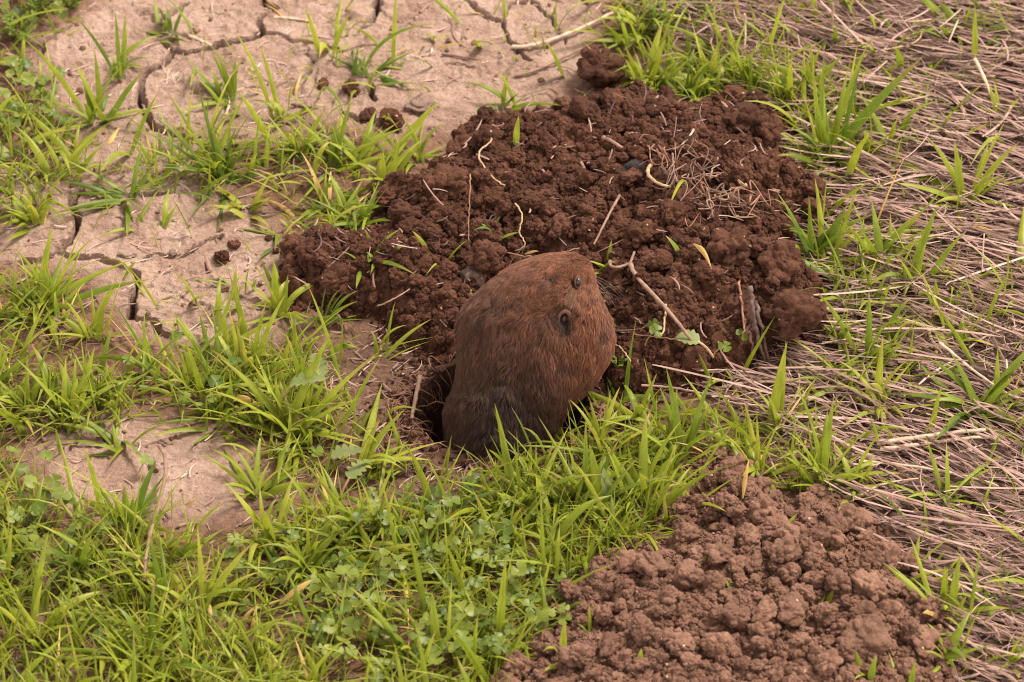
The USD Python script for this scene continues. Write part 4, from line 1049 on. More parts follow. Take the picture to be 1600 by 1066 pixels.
# ------------------------------------------------------------------ tufts one can tell apart, each blade a part
def tuft(u, v, n, lpx, wpx, label, spread=(15, 80), tint=(0.2, 0.95), lean=None, tips=(), dry=0, seed=None):
    r1 = np.random.default_rng(int(u * 7 + v * 13))
    o = on(u, v)[0]; o[2] -= 0.001
    t = thing('grass_tuft', label, 'grass tuft', o)
    k0 = r1.uniform(*tint)
    def add(P1, P2, w, dryb=False):
        tn = np.clip(k0 + r1.normal(0, 0.14), 0, 0.999)
        st = np.append(r1.normal(0, 0.0024, 2), 0)
        m = blades(st, P1 + st, P2 + st, [w], [r1.normal(0, 0.6)], [r1.random() if dryb else tn], 9)
        obj('dry_blade' if dryb else 'blade', m[:2], 'dry_leaf' if dryb else 'grass_leaf', t, smooth=True, uv=m[2])
    for tip in tips:
        tu, tv, w = tip[:3]
        du, dv = (tu - u) * S, (v - tv) * S
        if dv > 0:
            up = dv * 0.72 / CP; dy = dv * 0.28 / SP
        else:
            up = 0.006; dy = (dv - 0.006 * CP) / SP
        P2 = np.array([du, dy, up])
        bow = tip[3] if len(tip) > 3 else 0.25
        P1 = np.array([du * (0.5 - bow), dy * (0.5 - bow), max(up * (0.5 + bow), 0) + (abs(du) + abs(dy)) * bow * 0.75])
        add(P1, P2, w * S * 1.15)
    for i in range(n if n < 3 else int(n * 1.6)):
        L = np.clip(r1.lognormal(math.log(lpx * 1.12), 0.28), lpx * 0.4, lpx * 1.7) * S
        el = math.radians(90 - r1.uniform(*spread)); az = r1.uniform(0, 2 * np.pi) if lean is None else math.radians(r1.normal(lean, 45))
        h = np.array([math.cos(az), math.sin(az), 0]); dr = 0.8 * r1.random() ** 1.8
        P1 = (h * math.cos(el) * 0.42 + np.array([0, 0, math.sin(el) * 0.62])) * L
        P2 = (h * (math.cos(el) + 0.35 * dr) + np.array([0, 0, math.sin(el) * (1 - dr)])) * L
        add(P1, P2, np.clip(r1.lognormal(math.log(wpx * 1.15), 0.3), 3, 17) * S, i < dry)
    return t


TU = [
    # clay side, far to near
    (150, 190, 5, 90, 9, 'tall grass tuft with broad upright blades on clay, beside the long far crack', dict(tips=[(38, 45, 8, .1), (103, 90, 10, .1), (141, 82, 9, .08), (218, 95, 12, .08), (212, 100, 10, .1), (45, 145, 7, .15)])),
    (182, 118, 7, 75, 6, 'slender upright grass tuft on far clay by the leafy weeds', dict(tips=[(175, 5, 7, .05), (190, 20, 6, .05), (120, 25, 6, .1), (215, 60, 5, .1)])),
    (262, 52, 7, 48, 8, 'low grass tuft on the far clay, uphill of the long crack', dict()),
    (356, 158, 6, 60, 8, 'fan of grass with one tall pale blade below the far crack', dict(tips=[(318, 75, 10, .1), (330, 72, 9, .08), (392, 84, 8, .1), (312, 110, 7, .12), (290, 150, 7, .2)])),
    (436, 190, 6, 62, 7, 'loose small grass tuft on clay near the dark thin stem', dict(tips=[(372, 45, 7, .15), (400, 60, 8, .1), (480, 175, 6, .2)])),
    (346, 278, 10, 80, 8, 'dark green grass tuft of fine arching blades in mid clay', dict(tint=(0.0, 0.4), tips=[(205, 190, 7, .15), (245, 168, 7, .12), (328, 180, 9, .06), (310, 125, 7, .08), (370, 195, 7, .06), (420, 262, 10, .15)])),
    (195, 315, 8, 80, 8, 'spreading grass tuft with flat blades on clay over a crack', dict(spread=(35, 80), tips=[(85, 305, 8, .2), (95, 285, 9, .15), (150, 300, 8, .1)])),
    (93, 285, 3, 70, 9, 'few broad blades leaning across mid clay near the weeds', dict(tips=[(148, 215, 11, .1), (40, 190, 8, .1)])),
    (52, 350, 8, 75, 9, 'bright grass tuft at the weedy clay edge, level with the forked crack', dict(tint=(0.6, 1), tips=[(25, 300, 13, .2), (60, 300, 12, .2), (70, 310, 9, .1)])),
    (385, 328, 5, 60, 10, 'broad bladed bright grass tuft on clay uphill of the heap', dict(tint=(.6, 1), tips=[(425, 260, 13, .1), (415, 300, 11, .2), (300, 345, 9, .15)])),
    (225, 360, 2, 55, 7, 'small sprig of three blades on the smooth clay plate', dict(tips=[(165, 372, 7, .2), (222, 335, 6, .1)])),
    (575, 125, 8, 58, 7, 'dark grass tuft with long arching blades on far clay', dict(tint=(.1, .5), tips=[(705, 38, 7, .3), (540, 70, 8, .1), (620, 118, 6, .2)])),
    (515, 85, 2, 60, 9, 'arching broad grass blades at the far clay edge', dict(tips=[(490, 2, 9, .1), (545, 20, 10, .1), (450, 58, 6, .2)])),
    (675, 64, 4, 35, 6, 'tiny grass sprig alone on far clay', dict(dry=1)),
    (792, 168, 4, 50, 7, 'small grass sprout with flat arching blades on clay before the heap', dict(tips=[(715, 130, 11, .2), (760, 100, 8, .1), (802, 108, 7, .1), (740, 172, 6, .1)])),
    (640, 108, 2, 40, 5, 'pair of thin blades lying on far clay', dict(spread=(60, 85))),
    (470, 240, 9, 72, 8, 'grass tuft at the clay side of the dense clump', dict()),
    (520, 262, 11, 78, 8, 'thick grass tuft in the middle of the dense clump behind the heap end', dict(tips=[(452, 190, 8, .1), (530, 190, 9, .1), (556, 215, 8, .1)])),
    (560, 250, 10, 75, 9, 'bright grass tuft of the dense clump nearest the bare far clay', dict(tint=(.55, 1), tips=[(640, 190, 9, .15), (590, 185, 8, .08)])),
    (600, 285, 8, 75, 9, 'upright grass tuft with broad blades at the dark heap edge', dict(tips=[(646, 225, 10, .08), (615, 200, 9, .06), (650, 300, 10, .2), (680, 195, 7, .2)])),
    (650, 250, 4, 60, 8, 'arching grass blades between clay and dark heap', dict(tips=[(600, 192, 8, .1), (745, 252, 8, .12), (700, 185, 8, .3)])),
    (510, 325, 9, 70, 8, 'low grass tuft of the dense clump facing the clay plate', dict(dry=2)),
    (562, 355, 9, 70, 9, 'grass tuft arching over the dark heap end', dict(tips=[(480, 345, 10, .2), (470, 300, 9, .15), (585, 290, 9, .1)])),
    (578, 408, 5, 52, 9, 'grass tuft rooted in dark clods of the heap end', dict(tips=[(625, 355, 9, .2), (652, 425, 11, .2), (545, 385, 8, .2), (560, 360, 8, .1)])),
    (690, 406, 1, 40, 8, 'two blade sprout in dark clods behind the animal', dict(tips=[(655, 357, 10, .1), (724, 372, 9, .08), (665, 425, 5, .2)])),
    (770, 360, 2, 35, 8, 'small pale sprout in the dark heap beyond the animal head', dict(tips=[(778, 342, 8, .2), (800, 352, 9, .15)])),
    (790, 232, 0, 40, 7, 'single curved pale blade on the dark heap rim', dict(tips=[(795, 175, 10, .2)])),
    (440, 375, 4, 60, 9, 'curled grass with a dry blade on clay beside the heap end', dict(dry=2, tips=[(455, 340, 9, .2), (435, 400, 8, .2)])),
    (432, 490, 7, 85, 10, 'broad bladed grass tuft standing between clay and heap end', dict(tint=(.4, .8), tips=[(428, 405, 13, .05), (445, 418, 13, .06), (488, 445, 12, .1), (380, 480, 8, .2)])),
    (500, 505, 5, 55, 6, 'thin looping grass at the near edge of the heap end', dict(tips=[(528, 465, 6, .1), (515, 495, 6, .3), (560, 460, 7, .15)])),
    (595, 555, 3, 60, 6, 'arching thin grass on the littered burrow bank', dict(tips=[(585, 510, 6, .3), (640, 512, 6, .3), (672, 490, 7, .1)])),
    # left and middle meadow
    (72, 480, 12, 95, 9, 'large spreading grass tuft on clay below the forked crack', dict(tint=(.5, 1), tips=[(10, 410, 10, .1), (125, 360, 9, .05), (235, 428, 11, .1), (60, 400, 9, .05), (15, 520, 8, .1), (110, 440, 8, .1)])),
    (150, 528, 10, 80, 7, 'fine bright grass tuft beside the large spreading one', dict(tint=(.6, 1))),
    (235, 585, 8, 80, 7, 'grass tuft near the end of the vertical crack', dict(tint=(.3, .8))),
    (300, 610, 9, 72, 8, 'grass tuft at the near edge of the clay plate', dict(tint=(.4, .9))),
    (335, 560, 8, 75, 9, 'upright bright grass tuft bordering the clay plate', dict(tint=(.5, 1), tips=[(330, 490, 10, .05), (380, 425, 8, .1)])),
    (385, 590, 9, 85, 9, 'tall grass tuft between clay plate and burrow bank', dict(tips=[(330, 575, 9, .2), (372, 505, 10, .05)])),
    (345, 665, 9, 75, 8, 'grass tuft bordering the near clay patch', dict()),
    (450, 680, 13, 110, 12, 'lush broad bladed grass tuft with a yellow leaf beside it', dict(tint=(.5, 1), tips=[(340, 560, 13, .1), (365, 545, 11, .08), (430, 590, 12, .05), (555, 600, 12, .1), (500, 640, 12, .1), (585, 690, 10, .2)])),
    (560, 740, 9, 100, 14, 'broad smooth blades in front of the burrow bank', dict(tint=(.5, .95), lean=20, tips=[(640, 640, 17, .08), (600, 655, 14, .06), (690, 690, 12, .1), (655, 700, 11, .2)])),
    (110, 650, 9, 85, 9, 'grass tuft beyond the near clay patch', dict(tint=(.5, 1), tips=[(25, 555, 10, .05), (70, 640, 8, .1)])),
    (30, 640, 9, 85, 8, 'grass tuft at the outermost clay side, level with the burrow', dict(tint=(.4, .9))),
    (190, 700, 6, 75, 8, 'low arching grass on the near clay patch', dict(spread=(40, 80), tips=[(95, 690, 8, .2), (240, 745, 9, .2)])),
    (400, 775, 10, 85, 9, 'grass tuft between near clay patch and lawn', dict()),
    (200, 815, 9, 80, 10, 'dark green grass tuft at the lawn edge of the near clay patch', dict(tint=(.1, .5), tips=[(205, 760, 13, .1), (165, 745, 9, .08)])),
    # burrow front
    (790, 688, 2, 60, 8, 'arching blades crossing in front of the animal back', dict(tips=[(807, 588, 9, .06), (833, 590, 9, .3), (858, 640, 8, .2), (700, 676, 7, .45), (775, 712, 5, .2)])),
    (865, 690, 4, 60, 8, 'thin grass arching at the animal side by the burrow rim', dict(tips=[(835, 590, 9, .12), (940, 645, 7, .25), (875, 630, 6, .1), (895, 665, 9, .3)])),
    (968, 625, 2, 50, 7, 'single tall curved blade beside the animal cheek', dict(tint=(.1, .4), tips=[(984, 498, 9, .12), (1050, 617, 11, .15)])),
    (1005, 660, 7, 80, 9, 'flat arching grass tuft beside the burrow, nearest the straw', dict(tips=[(900, 660, 9, .2), (1090, 625, 10, .15), (1035, 585, 8, .1)])),
    (940, 715, 10, 85, 8, 'bright fine grass tuft in front of the burrow rim', dict(tint=(.6, 1))),
    (1060, 720, 10, 100, 10, 'grass tuft with long bending blades beyond the paler heap', dict(tips=[(1035, 580, 11, .1), (1120, 690, 10, .1), (1000, 640, 9, .1)])),
    (1110, 612, 1, 50, 9, 'thin grass stem with slanting blades near the serrated leaf', dict(tips=[(1085, 545, 8, .05), (1030, 600, 6, .1)])),
    (1150, 600, 2, 60, 9, 'slanting grass blades at the near foot of the dark heap', dict(tips=[(1215, 485, 11, .05), (1250, 590, 7, .1), (1165, 640, 7, .1)])),
    # beyond the heap
    (1010, 55, 12, 95, 9, 'big bushy grass tuft at the far end of the straw', dict(tint=(.5, 1), tips=[(935, 12, 9, .1), (930, 45, 8, .1), (1110, 35, 10, .1), (1050, 5, 10, .1), (960, 75, 8, .2)])),
    (930, 185, 10, 42, 8, 'short grass tuft under the big outlying clod', dict(tint=(.3, .8), tips=[(870, 178, 9, .2), (880, 190, 10, .2)])),
    (1015, 140, 10, 78, 10, 'grass tuft rising behind the heap beside the outlying clod', dict(tint=(.3, .8), tips=[(985, 60, 10, .05), (975, 85, 10, .05), (955, 95, 9, .1)])),
    (1060, 155, 9, 70, 10, 'broad bladed grass tuft right behind the dark heap', dict(tint=(.2, .7), tips=[(1115, 75, 12, .1), (1075, 70, 10, .1)])),
    (1110, 130, 9, 75, 9, 'grass tuft behind the far rim of the heap in the straw', dict()),
    (1172, 148, 9, 75, 8, 'upright fine grass tuft behind the far clods', dict(spread=(5, 45))),
    (1232, 150, 8, 75, 9, 'grass tuft with blades tilted over the far straw', dict(spread=(5, 50), tips=[(1128, 105, 10, .05)])),
    (1265, 165, 9, 82, 8, 'fine upright grass tuft next to the tall broad blade', dict(spread=(5, 45))),
    (1290, 255, 11, 105, 9, 'tallest grass tuft beside the dark heap, over the straw', dict(spread=(5, 55), tips=[(1275, 95, 9, .05), (1298, 78, 8, .05), (1325, 95, 9, .05), (1360, 60, 11, .05), (1440, 90, 16, .05), (1215, 185, 8, .25), (1200, 225, 12, .3), (1380, 310, 9, .2)])),
    (1400, 228, 4, 70, 9, 'narrow grass tuft standing alone on far straw', dict(tips=[(1335, 125, 11, .05), (1420, 165, 8, .2), (1475, 160, 8, .3), (1365, 235, 8, .1)])),
    (1470, 198, 1, 60, 9, 'arching blade pair reaching over far straw', dict(tips=[(1530, 135, 10, .1), (1395, 215, 8, .1)])),
    (1557, 190, 2, 60, 9, 'two bladed sprout in the straw at the outer edge', dict(tips=[(1540, 125, 9, .05), (1592, 145, 11, .08), (1545, 122, 8, .05)])),
    (1510, 318, 11, 95, 11, 'big sprawling grass tuft on the outer straw', dict(tint=(.4, .8), tips=[(1440, 205, 12, .1), (1465, 240, 10, .1), (1590, 220, 12, .1), (1385, 330, 10, .1), (1600, 330, 11, .1), (1590, 290, 12, .1)])),
    (1502, 45, 10, 68, 9, 'grass tuft at the far outer corner of the straw', dict(tips=[(1395, 60, 9, .15), (1440, 30, 8, .1), (1505, 90, 8, .2)])),
    (1262, 45, 1, 50, 9, 'single bright blade bending on far straw', dict(tips=[(1255, -10, 12, .2), (1290, 15, 7, .1)])),
    (1580, 60, 6, 70, 8, 'thin grass at the far outer frame edge', dict()),
    (1272, 412, 9, 95, 10, 'grass tuft hugging the heap edge with upright curving blades', dict(tips=[(1212, 292, 9, .1), (1268, 294, 10, .08), (1330, 310, 10, .15), (1205, 330, 8, .1), (1180, 372, 8, .1), (1385, 345, 11, .1), (1250, 430, 9, .2)])),
    (1375, 415, 10, 85, 10, 'grass tuft on straw just out from the heap edge', dict(tint=(.4, .9), tips=[(1460, 355, 10, .1), (1415, 372, 9, .3), (1310, 400, 9, .1)])),
    (1425, 450, 8, 80, 10, 'leaning grass tuft in the middle of the straw', dict(tips=[(1360, 455, 14, .2), (1445, 370, 11, .1), (1490, 360, 12, .1), (1510, 470, 8, .1)])),
    (1485, 535, 5, 60, 7, 'small grass tuft in mid straw with one dry blade', dict(dry=1, tips=[(1440, 430, 8, .1), (1535, 470, 8, .1), (1360, 540, 8, .1)])),
    (1345, 580, 10, 85, 9, 'grass tuft between the largest rounded clod and mid straw', dict(tips=[(1275, 465, 9, .1), (1345, 445, 12, .05), (1220, 568, 11, .1), (1400, 490, 9, .1), (1450, 500, 8, .1)])),
    (1375, 635, 6, 75, 10, 'upright broad bladed grass tuft in near straw', dict(tips=[(1385, 520, 14, .04), (1300, 590, 11, .15), (1430, 560, 9, .15), (1368, 690, 12, .2)])),
    (1530, 650, 12, 95, 13, 'large flat grass rosette on the outer near straw', dict(tint=(.3, .7), spread=(40, 82), tips=[(1400, 615, 16, .2), (1480, 545, 14, .1), (1595, 580, 13, .1), (1600, 665, 16, .2), (1510, 705, 14, .2), (1555, 700, 12, .2)])),
    (1222, 670, 5, 80, 10, 'tall straight grass blades beyond the paler heap tip', dict(tips=[(1250, 523, 15, .03), (1230, 540, 9, .05), (1150, 605, 10, .1), (1300, 640, 9, .1)])),
    (1185, 745, 9, 80, 9, 'grass tuft behind the tip of the paler heap', dict(tint=(.5, 1))),
    (1285, 765, 13, 95, 10, 'lush yellow green grass tuft behind the paler heap', dict(tint=(.65, 1), tips=[(1345, 715, 10, .1), (1360, 740, 10, .1), (1230, 700, 10, .1), (1240, 690, 9, .05)])),
    (1330, 770, 8, 80, 9, 'grass tuft between the paler heap and straw', dict(tint=(.4, .9), tips=[(1400, 735, 9, .1), (1325, 750, 11, .2)])),
    (1475, 778, 7, 75, 9, 'sprawling grass tuft on near straw beyond the paler heap', dict(spread=(45, 85), tips=[(1445, 680, 9, .03), (1385, 760, 9, .1), (1580, 800, 8, .15), (1370, 735, 9, .1), (1490, 840, 11, .1)])),
    (1450, 690, 3, 60, 6, 'thin upright grass in near straw', dict(tips=[(1425, 690, 8, .1), (1465, 640, 7, .05)])),
    (1475, 962, 9, 75, 9, 'grass tuft with straw coloured stem at the paler heap edge', dict(dry=1, tips=[(1390, 868, 11, .1), (1490, 858, 12, .1), (1590, 948, 13, .1), (1420, 900, 10, .1), (1475, 1010, 8, .1)])),
    (1410, 905, 3, 70, 9, 'arching blades over the stone at the paler heap edge', dict(tips=[(1480, 840, 9, .1), (1400, 870, 10, .2), (1370, 970, 9, .2), (1450, 880, 9, .1)])),
    (1480, 1030, 8, 60, 9, 'low grass tuft at the nearest corner of the paler heap', dict(tips=[(1530, 1015, 11, .1), (1560, 1000, 8, .1)])),
    (1560, 950, 5, 60, 9, 'flat grass at the nearest outer straw', dict(spread=(50, 85))),
    (1580, 1040, 6, 60, 9, 'grass tuft at the nearest outer corner', dict()),
    # blades out of the paler heap
    (1125, 885, 1, 30, 8, 'single short blade poking from the paler heap', dict(tips=[(1128, 840, 8, .05)])),
    (1140, 915, 1, 30, 6, 'short slanting blade in the paler heap clods', dict(tips=[(1112, 882, 8, .1), (1150, 905, 5, .1)])),
    (1225, 838, 0, 30, 8, 'slanting blade between tall clods of the paler heap', dict(tips=[(1250, 808, 9, .1)])),
    (1300, 865, 0, 30, 8, 'blade lying across clods near the light upright clod', dict(tips=[(1318, 845, 9, .1), (1285, 868, 8, .2)])),
    (1295, 955, 2, 35, 9, 'small green tuft deep between clods of the paler heap', dict(tips=[(1310, 920, 9, .1), (1345, 955, 8, .2)])),
    (1355, 1062, 1, 45, 9, 'upright blade at the bottom of the paler heap', dict(tips=[(1347, 1020, 11, .03), (1335, 1066, 8, .2)])),
    (1405, 1064, 1, 45, 9, 'blade pair at the outer bottom of the paler heap', dict(tips=[(1412, 1022, 11, .04)])),
    (922, 990, 1, 35, 6, 'thin blades in a light clod at the lawn side of the paler heap', dict(tips=[(920, 940, 6, .03), (940, 975, 6, .05)])),
    (1000, 1045, 1, 30, 9, 'short broad blade at the foot of the paler heap', dict(tips=[(1002, 1015, 10, .05)])),
    (885, 1030, 3, 45, 9, 'grass tuft at the clover side of the paler heap', dict(tips=[(888, 965, 11, .04), (900, 1000, 8, .1)])),
    (1245, 400, 1, 30, 8, 'short blades on the heap edge next to the broad clod', dict(tips=[(1215, 440, 9, .05), (1170, 420, 7, .1), (1180, 450, 8, .1)])),
    (1195, 220, 1, 30, 8, 'curved blades sprouting at the far corner of the heap', dict(tips=[(1140, 190, 8, .05), (1178, 172, 8, .1), (1150, 240, 8, .1), (1190, 185, 7, .1)])),
    (1050, 290, 0, 30, 8, 'curved green leaf blade hanging over the root tangle', dict(tips=[(1018, 335, 10, .4), (1075, 288, 9, .1)])),
    (1065, 405, 0, 30, 8, 'green sprout with folded blade by the curled yellow leaf', dict(tips=[(1038, 372, 13, .1), (1030, 402, 6, .1)])),
    (945, 420, 4, 35, 6, 'thin grass sprig right by the animal snout', dict(tips=[(952, 372, 7, .05), (965, 425, 6, .2), (975, 428, 6, .2)])),
    # lawn accents
    (310, 960, 6, 95, 12, 'broad bladed grass tuft rising in the middle of the lawn', dict(tips=[(300, 830, 12, .05), (185, 940, 13, .25), (240, 1000, 13, .3), (355, 870, 12, .05)])),
    (230, 1030, 6, 110, 13, 'long broad arching blades in the nearest lawn', dict(tips=[(180, 940, 13, .3), (265, 1050, 16, .1), (150, 985, 9, .2)])),
    (130, 900, 10, 90, 10, 'grass tuft in the lawn on the clay side', dict(tips=[(120, 830, 11, .05), (160, 840, 10, .05)])),
    (480, 900, 10, 95, 11, 'tall grass tuft in the middle lawn near the pale dead leaf', dict(spread=(10, 55))),
    (420, 860, 9, 95, 10, 'upright lawn tuft beyond the pale dead leaf', dict(spread=(5, 50))),
    (60, 1000, 10, 90, 9, 'dense yellow green tuft at the nearest lawn corner', dict(tint=(.6, 1))),
    (640, 1030, 7, 95, 12, 'wide bladed tuft in the nearest lawn by clover', dict(tips=[(665, 1066, 15, .1), (650, 990, 12, .1), (590, 1030, 12, .1)])),
    (760, 1000, 7, 75, 10, 'flat leaning grass blades among clover leaves', dict(spread=(40, 80), tips=[(845, 1020, 12, .1)])),
    (700, 800, 8, 85, 9, 'grass tuft in front of the burrow among fine lawn', dict()),
    (830, 800, 9, 100, 10, 'grass tuft with long drooping blade before the burrow', dict(tips=[(785, 740, 9, .1), (840, 870, 9, .4), (885, 820, 9, .2)])),
    (925, 800, 9, 100, 11, 'tall grass tuft in the lawn facing the paler heap', dict(spread=(8, 50))),
    (1000, 790, 9, 95, 10, 'upright grass tuft near the grassy corner of the paler heap', dict(spread=(8, 50), tips=[(985, 700, 11, .05), (960, 720, 11, .05)])),
    (560, 850, 9, 95, 11, 'grass tuft in the lawn with flat leaves spreading to the clay', dict(tips=[(480, 800, 11, .15), (500, 870, 12, .2)])),
]
for u, v, n, L, w, label, kw in TU:
    tuft(u, v, n, L, w, label, **kw)


# ------------------------------------------------------------------ clover, weeds and dead leaves
def leaflet(r, kind='heart', fold=0.25, n=14):
    """A leaf blade in the xy plane from the origin along +y, slightly folded along its midrib."""
    t = np.linspace(0, 1, n)
    if kind == 'heart':
        w = 0.62 * np.sin(np.pi * np.clip(t * 0.92, 0, 1) ** 1.35) ** 0.8; w[-1] = 0.12; y = t.copy(); y[-1] = 0.93
    elif kind == 'serrated':
        w = 0.5 * np.sin(np.pi * t ** 0.8) ** 0.7 * (0.72 + 0.28 * np.abs(np.sin(t * 13))); w[0] = 0.03; y = t
    elif kind == 'lobed':
        w = 0.30 * np.sin(np.pi * t ** 0.75) ** 0.6 * (0.42 + 0.58 * np.abs(np.sin(t * 15.5))) + 0.02; y = t
    else:
        w = 0.17 * np.sin(np.pi * t ** 0.8) ** 0.8; y = t
    V = np.stack([np.stack([-w, y, w * fold], 1), np.stack([0 * w, y, 0 * w], 1), np.stack([w, y, w * fold], 1)], 1) * r
    V[:, :, 2] -= (y[:, None] ** 2) * r * 0.18
    uv = np.zeros((n, 3, 2)); uv[..., 0] = [0.06, 0.5, 0.94]; uv[..., 1] = t[:, None] * 0.7
    k = np.arange(n - 1) * 3
    q = np.vstack([np.stack([k + a, k + a + 1, k + a + 4, k + a + 3], 1) for a in (0, 1)])
    return V.reshape(-1, 3), np.vstack([q[:, [0, 1, 2]], q[:, [0, 2, 3]]]), uv.reshape(-1, 2)


def turned(v, az, tilt, roll=0.0):
    R = trimesh.transformations.euler_matrix(tilt, roll, 0, 'sxyz')[:3, :3]
    Z = trimesh.transformations.rotation_matrix(az, [0, 0, 1])[:3, :3]
    return v @ (Z @ R).T


def clover_leaf(r1, r, at, tint):
    out = []
    a0 = r1.uniform(0, 6.28); tl = r1.uniform(-0.15, 0.35); nx, ny = r1.normal(0, 0.25, 2)
    T = trimesh.transformations.euler_matrix(nx + 0.25, ny, 0)[:3, :3]
    for k in range(3):
        v, f, uv = leaflet(r * r1.uniform(0.85, 1.1))
        v = turned(v, a0 + k * 2.094 + r1.normal(0, 0.12), tl) @ T.T
        uv = uv.copy(); uv[:, 0] += math.floor(np.clip(tint + r1.normal(0, 0.08), 0, 0.999) * 16)
        out.append((v + at, f, uv))
    return out


CL = np.concatenate([np.random.default_rng(1).uniform((470, 830), (860, 1050), (44, 2)), np.random.default_rng(2).uniform((0, 110), (105, 225), (14, 2)), np.random.default_rng(3).uniform((0, 790), (120, 920), (10, 2)),
                     [(130, 1025), (200, 1045), (215, 750), (70, 745), (20, 735), (745, 452), (1160, 525), (1115, 555), (1008, 540), (1000, 520), (1090, 10), (1450, 40), (1545, 70), (1530, 62), (640, 955), (615, 1000)]])
r1 = np.random.default_rng(91)
clover_group = {True: ('three part clover leaf among many in the near lawn', 'clover in the near lawn'), False: ('small clover at the weedy edge of the far clay', 'clover at the clay edge')}
for i, (u, v) in enumerate(CL):
    o = on(u, v)[0]
    if i < 68: lab, grp = clover_group[v > 500]
    else:
        lab = ['large pale clover leaf in the nearest lawn by a broad blade', 'large clover leaf in the nearest lawn corner', 'gray green clover on the near clay patch', 'clover leaf at the far end of the near clay patch', 'clover leaf at the outer end of the near clay patch', 'tiny dark clover just behind the animal shoulder',
               'small clover in dark soil by the decayed stem stub', 'pale clover seedling beside the serrated leaf', 'small clover by the animal cheek on dark soil', 'tiny yellow green seedling on dark soil by the rootlet', 'clover by the far bushy tuft', 'round leaved clover in the far corner tuft',
               'gray green clover lying on far straw', 'gray green clover beside another on far straw', 'big clover leaf by the tuft of wide blades', 'clover leaf catching light in the nearest lawn'][i - 68]; grp = None
    t = thing('clover', lab, 'clover', o, grp)
    h = r1.uniform(0.007, 0.016) if v > 560 else r1.uniform(0.003, 0.007)
    for k in range(2 if i < 50 else 1):
        top = np.append(r1.normal(0, 0.004, 2), h * r1.uniform(0.7, 1.2))
        lv = clover_leaf(r1, r1.uniform(10, 17) * S * (0.75 if v < 560 else 1), top, r1.uniform(0.1, 0.95))
        obj('stem', tube(catmull([np.zeros(3), top * [0.3, 0.3, 0.6], top], 6), 0.0003, 5), 'grass_stem' if False else 'pale_root', t, smooth=True)
        for p in lv: obj('leaflet', p[:2], 'clover_leaf', t, smooth=True, uv=p[2])
parts = []
for c, sd, n in (((680, 950), (140, 80), 110), ((40, 170), (60, 60), 60), ((60, 850), (70, 50), 50), ((600, 870), (120, 60), 50), ((300, 600), (60, 50), 22), ((70, 60), (60, 50), 30)):
    for q in r1.normal(c, sd, (n, 2)):
        p = G(*q)
        if ld_s(p[0], p[1]) > 0 or hole_r(p[:1], p[1:2])[0] < 1.3 or clay_s(p[0], p[1]) > 0.5: continue
        at = np.array([p[0], p[1], ground_z(p[:1], p[1:2], False)[0] + r1.uniform(0.003, 0.012)])
        parts += clover_leaf(r1, r1.uniform(8, 15) * S, at, r1.uniform(0.0, 0.95))
m = join(parts)
tag(obj('clover_cover', m[:2], 'clover_leaf', smooth=True, uv=m[2]), 'small clover leaves carpeting gaps in the lawn', None, None, 'stuff')


def broad_leaf(u, v, lpx, az, kind, mat, label, cat, name, tilt=0.25, h=0.008, tint=0.5):
    o = on(u, v)[0]
    t = thing(name, label, cat, o)
    a, f, uv = leaflet(lpx * S, kind, n=40 if kind in ('serrated', 'lobed') else 16)
    uv = uv.copy(); uv[:, 0] += math.floor(tint * 16)
    d = np.array([-math.sin(az), math.cos(az), 0])
    at = np.array([0, 0, h])
    obj('leaf', (turned(a, az, tilt) + at, f), mat, t, smooth=True, uv=uv)
    obj('stem', tube(catmull([-d * 0.006, -d * 0.003 + at * 0.6, at + d * 0.001], 7), 0.0006, 6), 'pale_root', t, smooth=True)


for a in [(1093, 556, 38, math.radians(80), 'serrated', 'pale_leaf', 'light green serrated leaf lying on dark soil at the near heap foot', 'leaf', 'serrated_leaf'),
          (515, 735, 52, math.radians(-80), 'lobed', 'pale_leaf', 'pale lobed thistle leaf among grass before the burrow bank', 'leaf', 'thistle_leaf'), (545, 770, 50, math.radians(-40), 'lobed', 'pale_leaf', 'second lobed thistle leaf lower in the grass', 'leaf', 'thistle_leaf'),
          (455, 655, 58, math.radians(-100), 'lobed', 'pale_leaf', 'pale crinkled thistle leaf on top of the lush tuft', 'leaf', 'thistle_leaf', 0.5, 0.02),
          (505, 610, 50, math.radians(20), 'lobed', 'pale_leaf', 'small gray green thistle leaf on the littered bank', 'leaf', 'thistle_leaf'),
          (950, 800, 52, math.radians(10), 'oval', 'pale_leaf', 'broad oval seedling leaf in the lawn', 'leaf', 'oval_leaf', 0.9, 0.006)]:
    broad_leaf(*a)
# feathery weeds
def feathery(u, v, n, lpx, label):
    o = on(u, v)[0]; t = thing('feathery_weed', label, 'weed', o); r2 = np.random.default_rng(int(u + v))
    for i in range(n):
        az, el, L = r2.uniform(0, 6.28), r2.uniform(0.5, 1.3), lpx * S * r2.uniform(0.6, 1.1)
        d = np.array([math.cos(az) * math.cos(el), math.sin(az) * math.cos(el), math.sin(el)])
        C = catmull([np.zeros(3), d * L * 0.55 + [0, 0, L * 0.12], d * L], 7)
        P0, P2 = [], []
        for k in range(2, 7):
            for s in (-1, 1):
                sd = np.cross(d, [0, 0, 1]); sd /= np.linalg.norm(sd)
                P0.append(C[k]); P2.append(C[k] + (sd * s * 0.8 + d * 0.6 + r2.normal(0, 0.15, 3)) * L * 0.30 * (1.1 - k / 9))
        P0, P2 = np.array(P0), np.array(P2)
        m = join([blades(C[:1], C[3:4], C[-1:], [0.0010], [0.2], [0.4], 6), blades(P0, (P0 + P2) / 2 + [0, 0, 0.0004], P2, np.full(len(P0), 0.0011), np.zeros(len(P0)), np.full(len(P0), 0.5), 3)])
        obj('frond', m[:2], 'clover_leaf', t, smooth=True, uv=m[2])


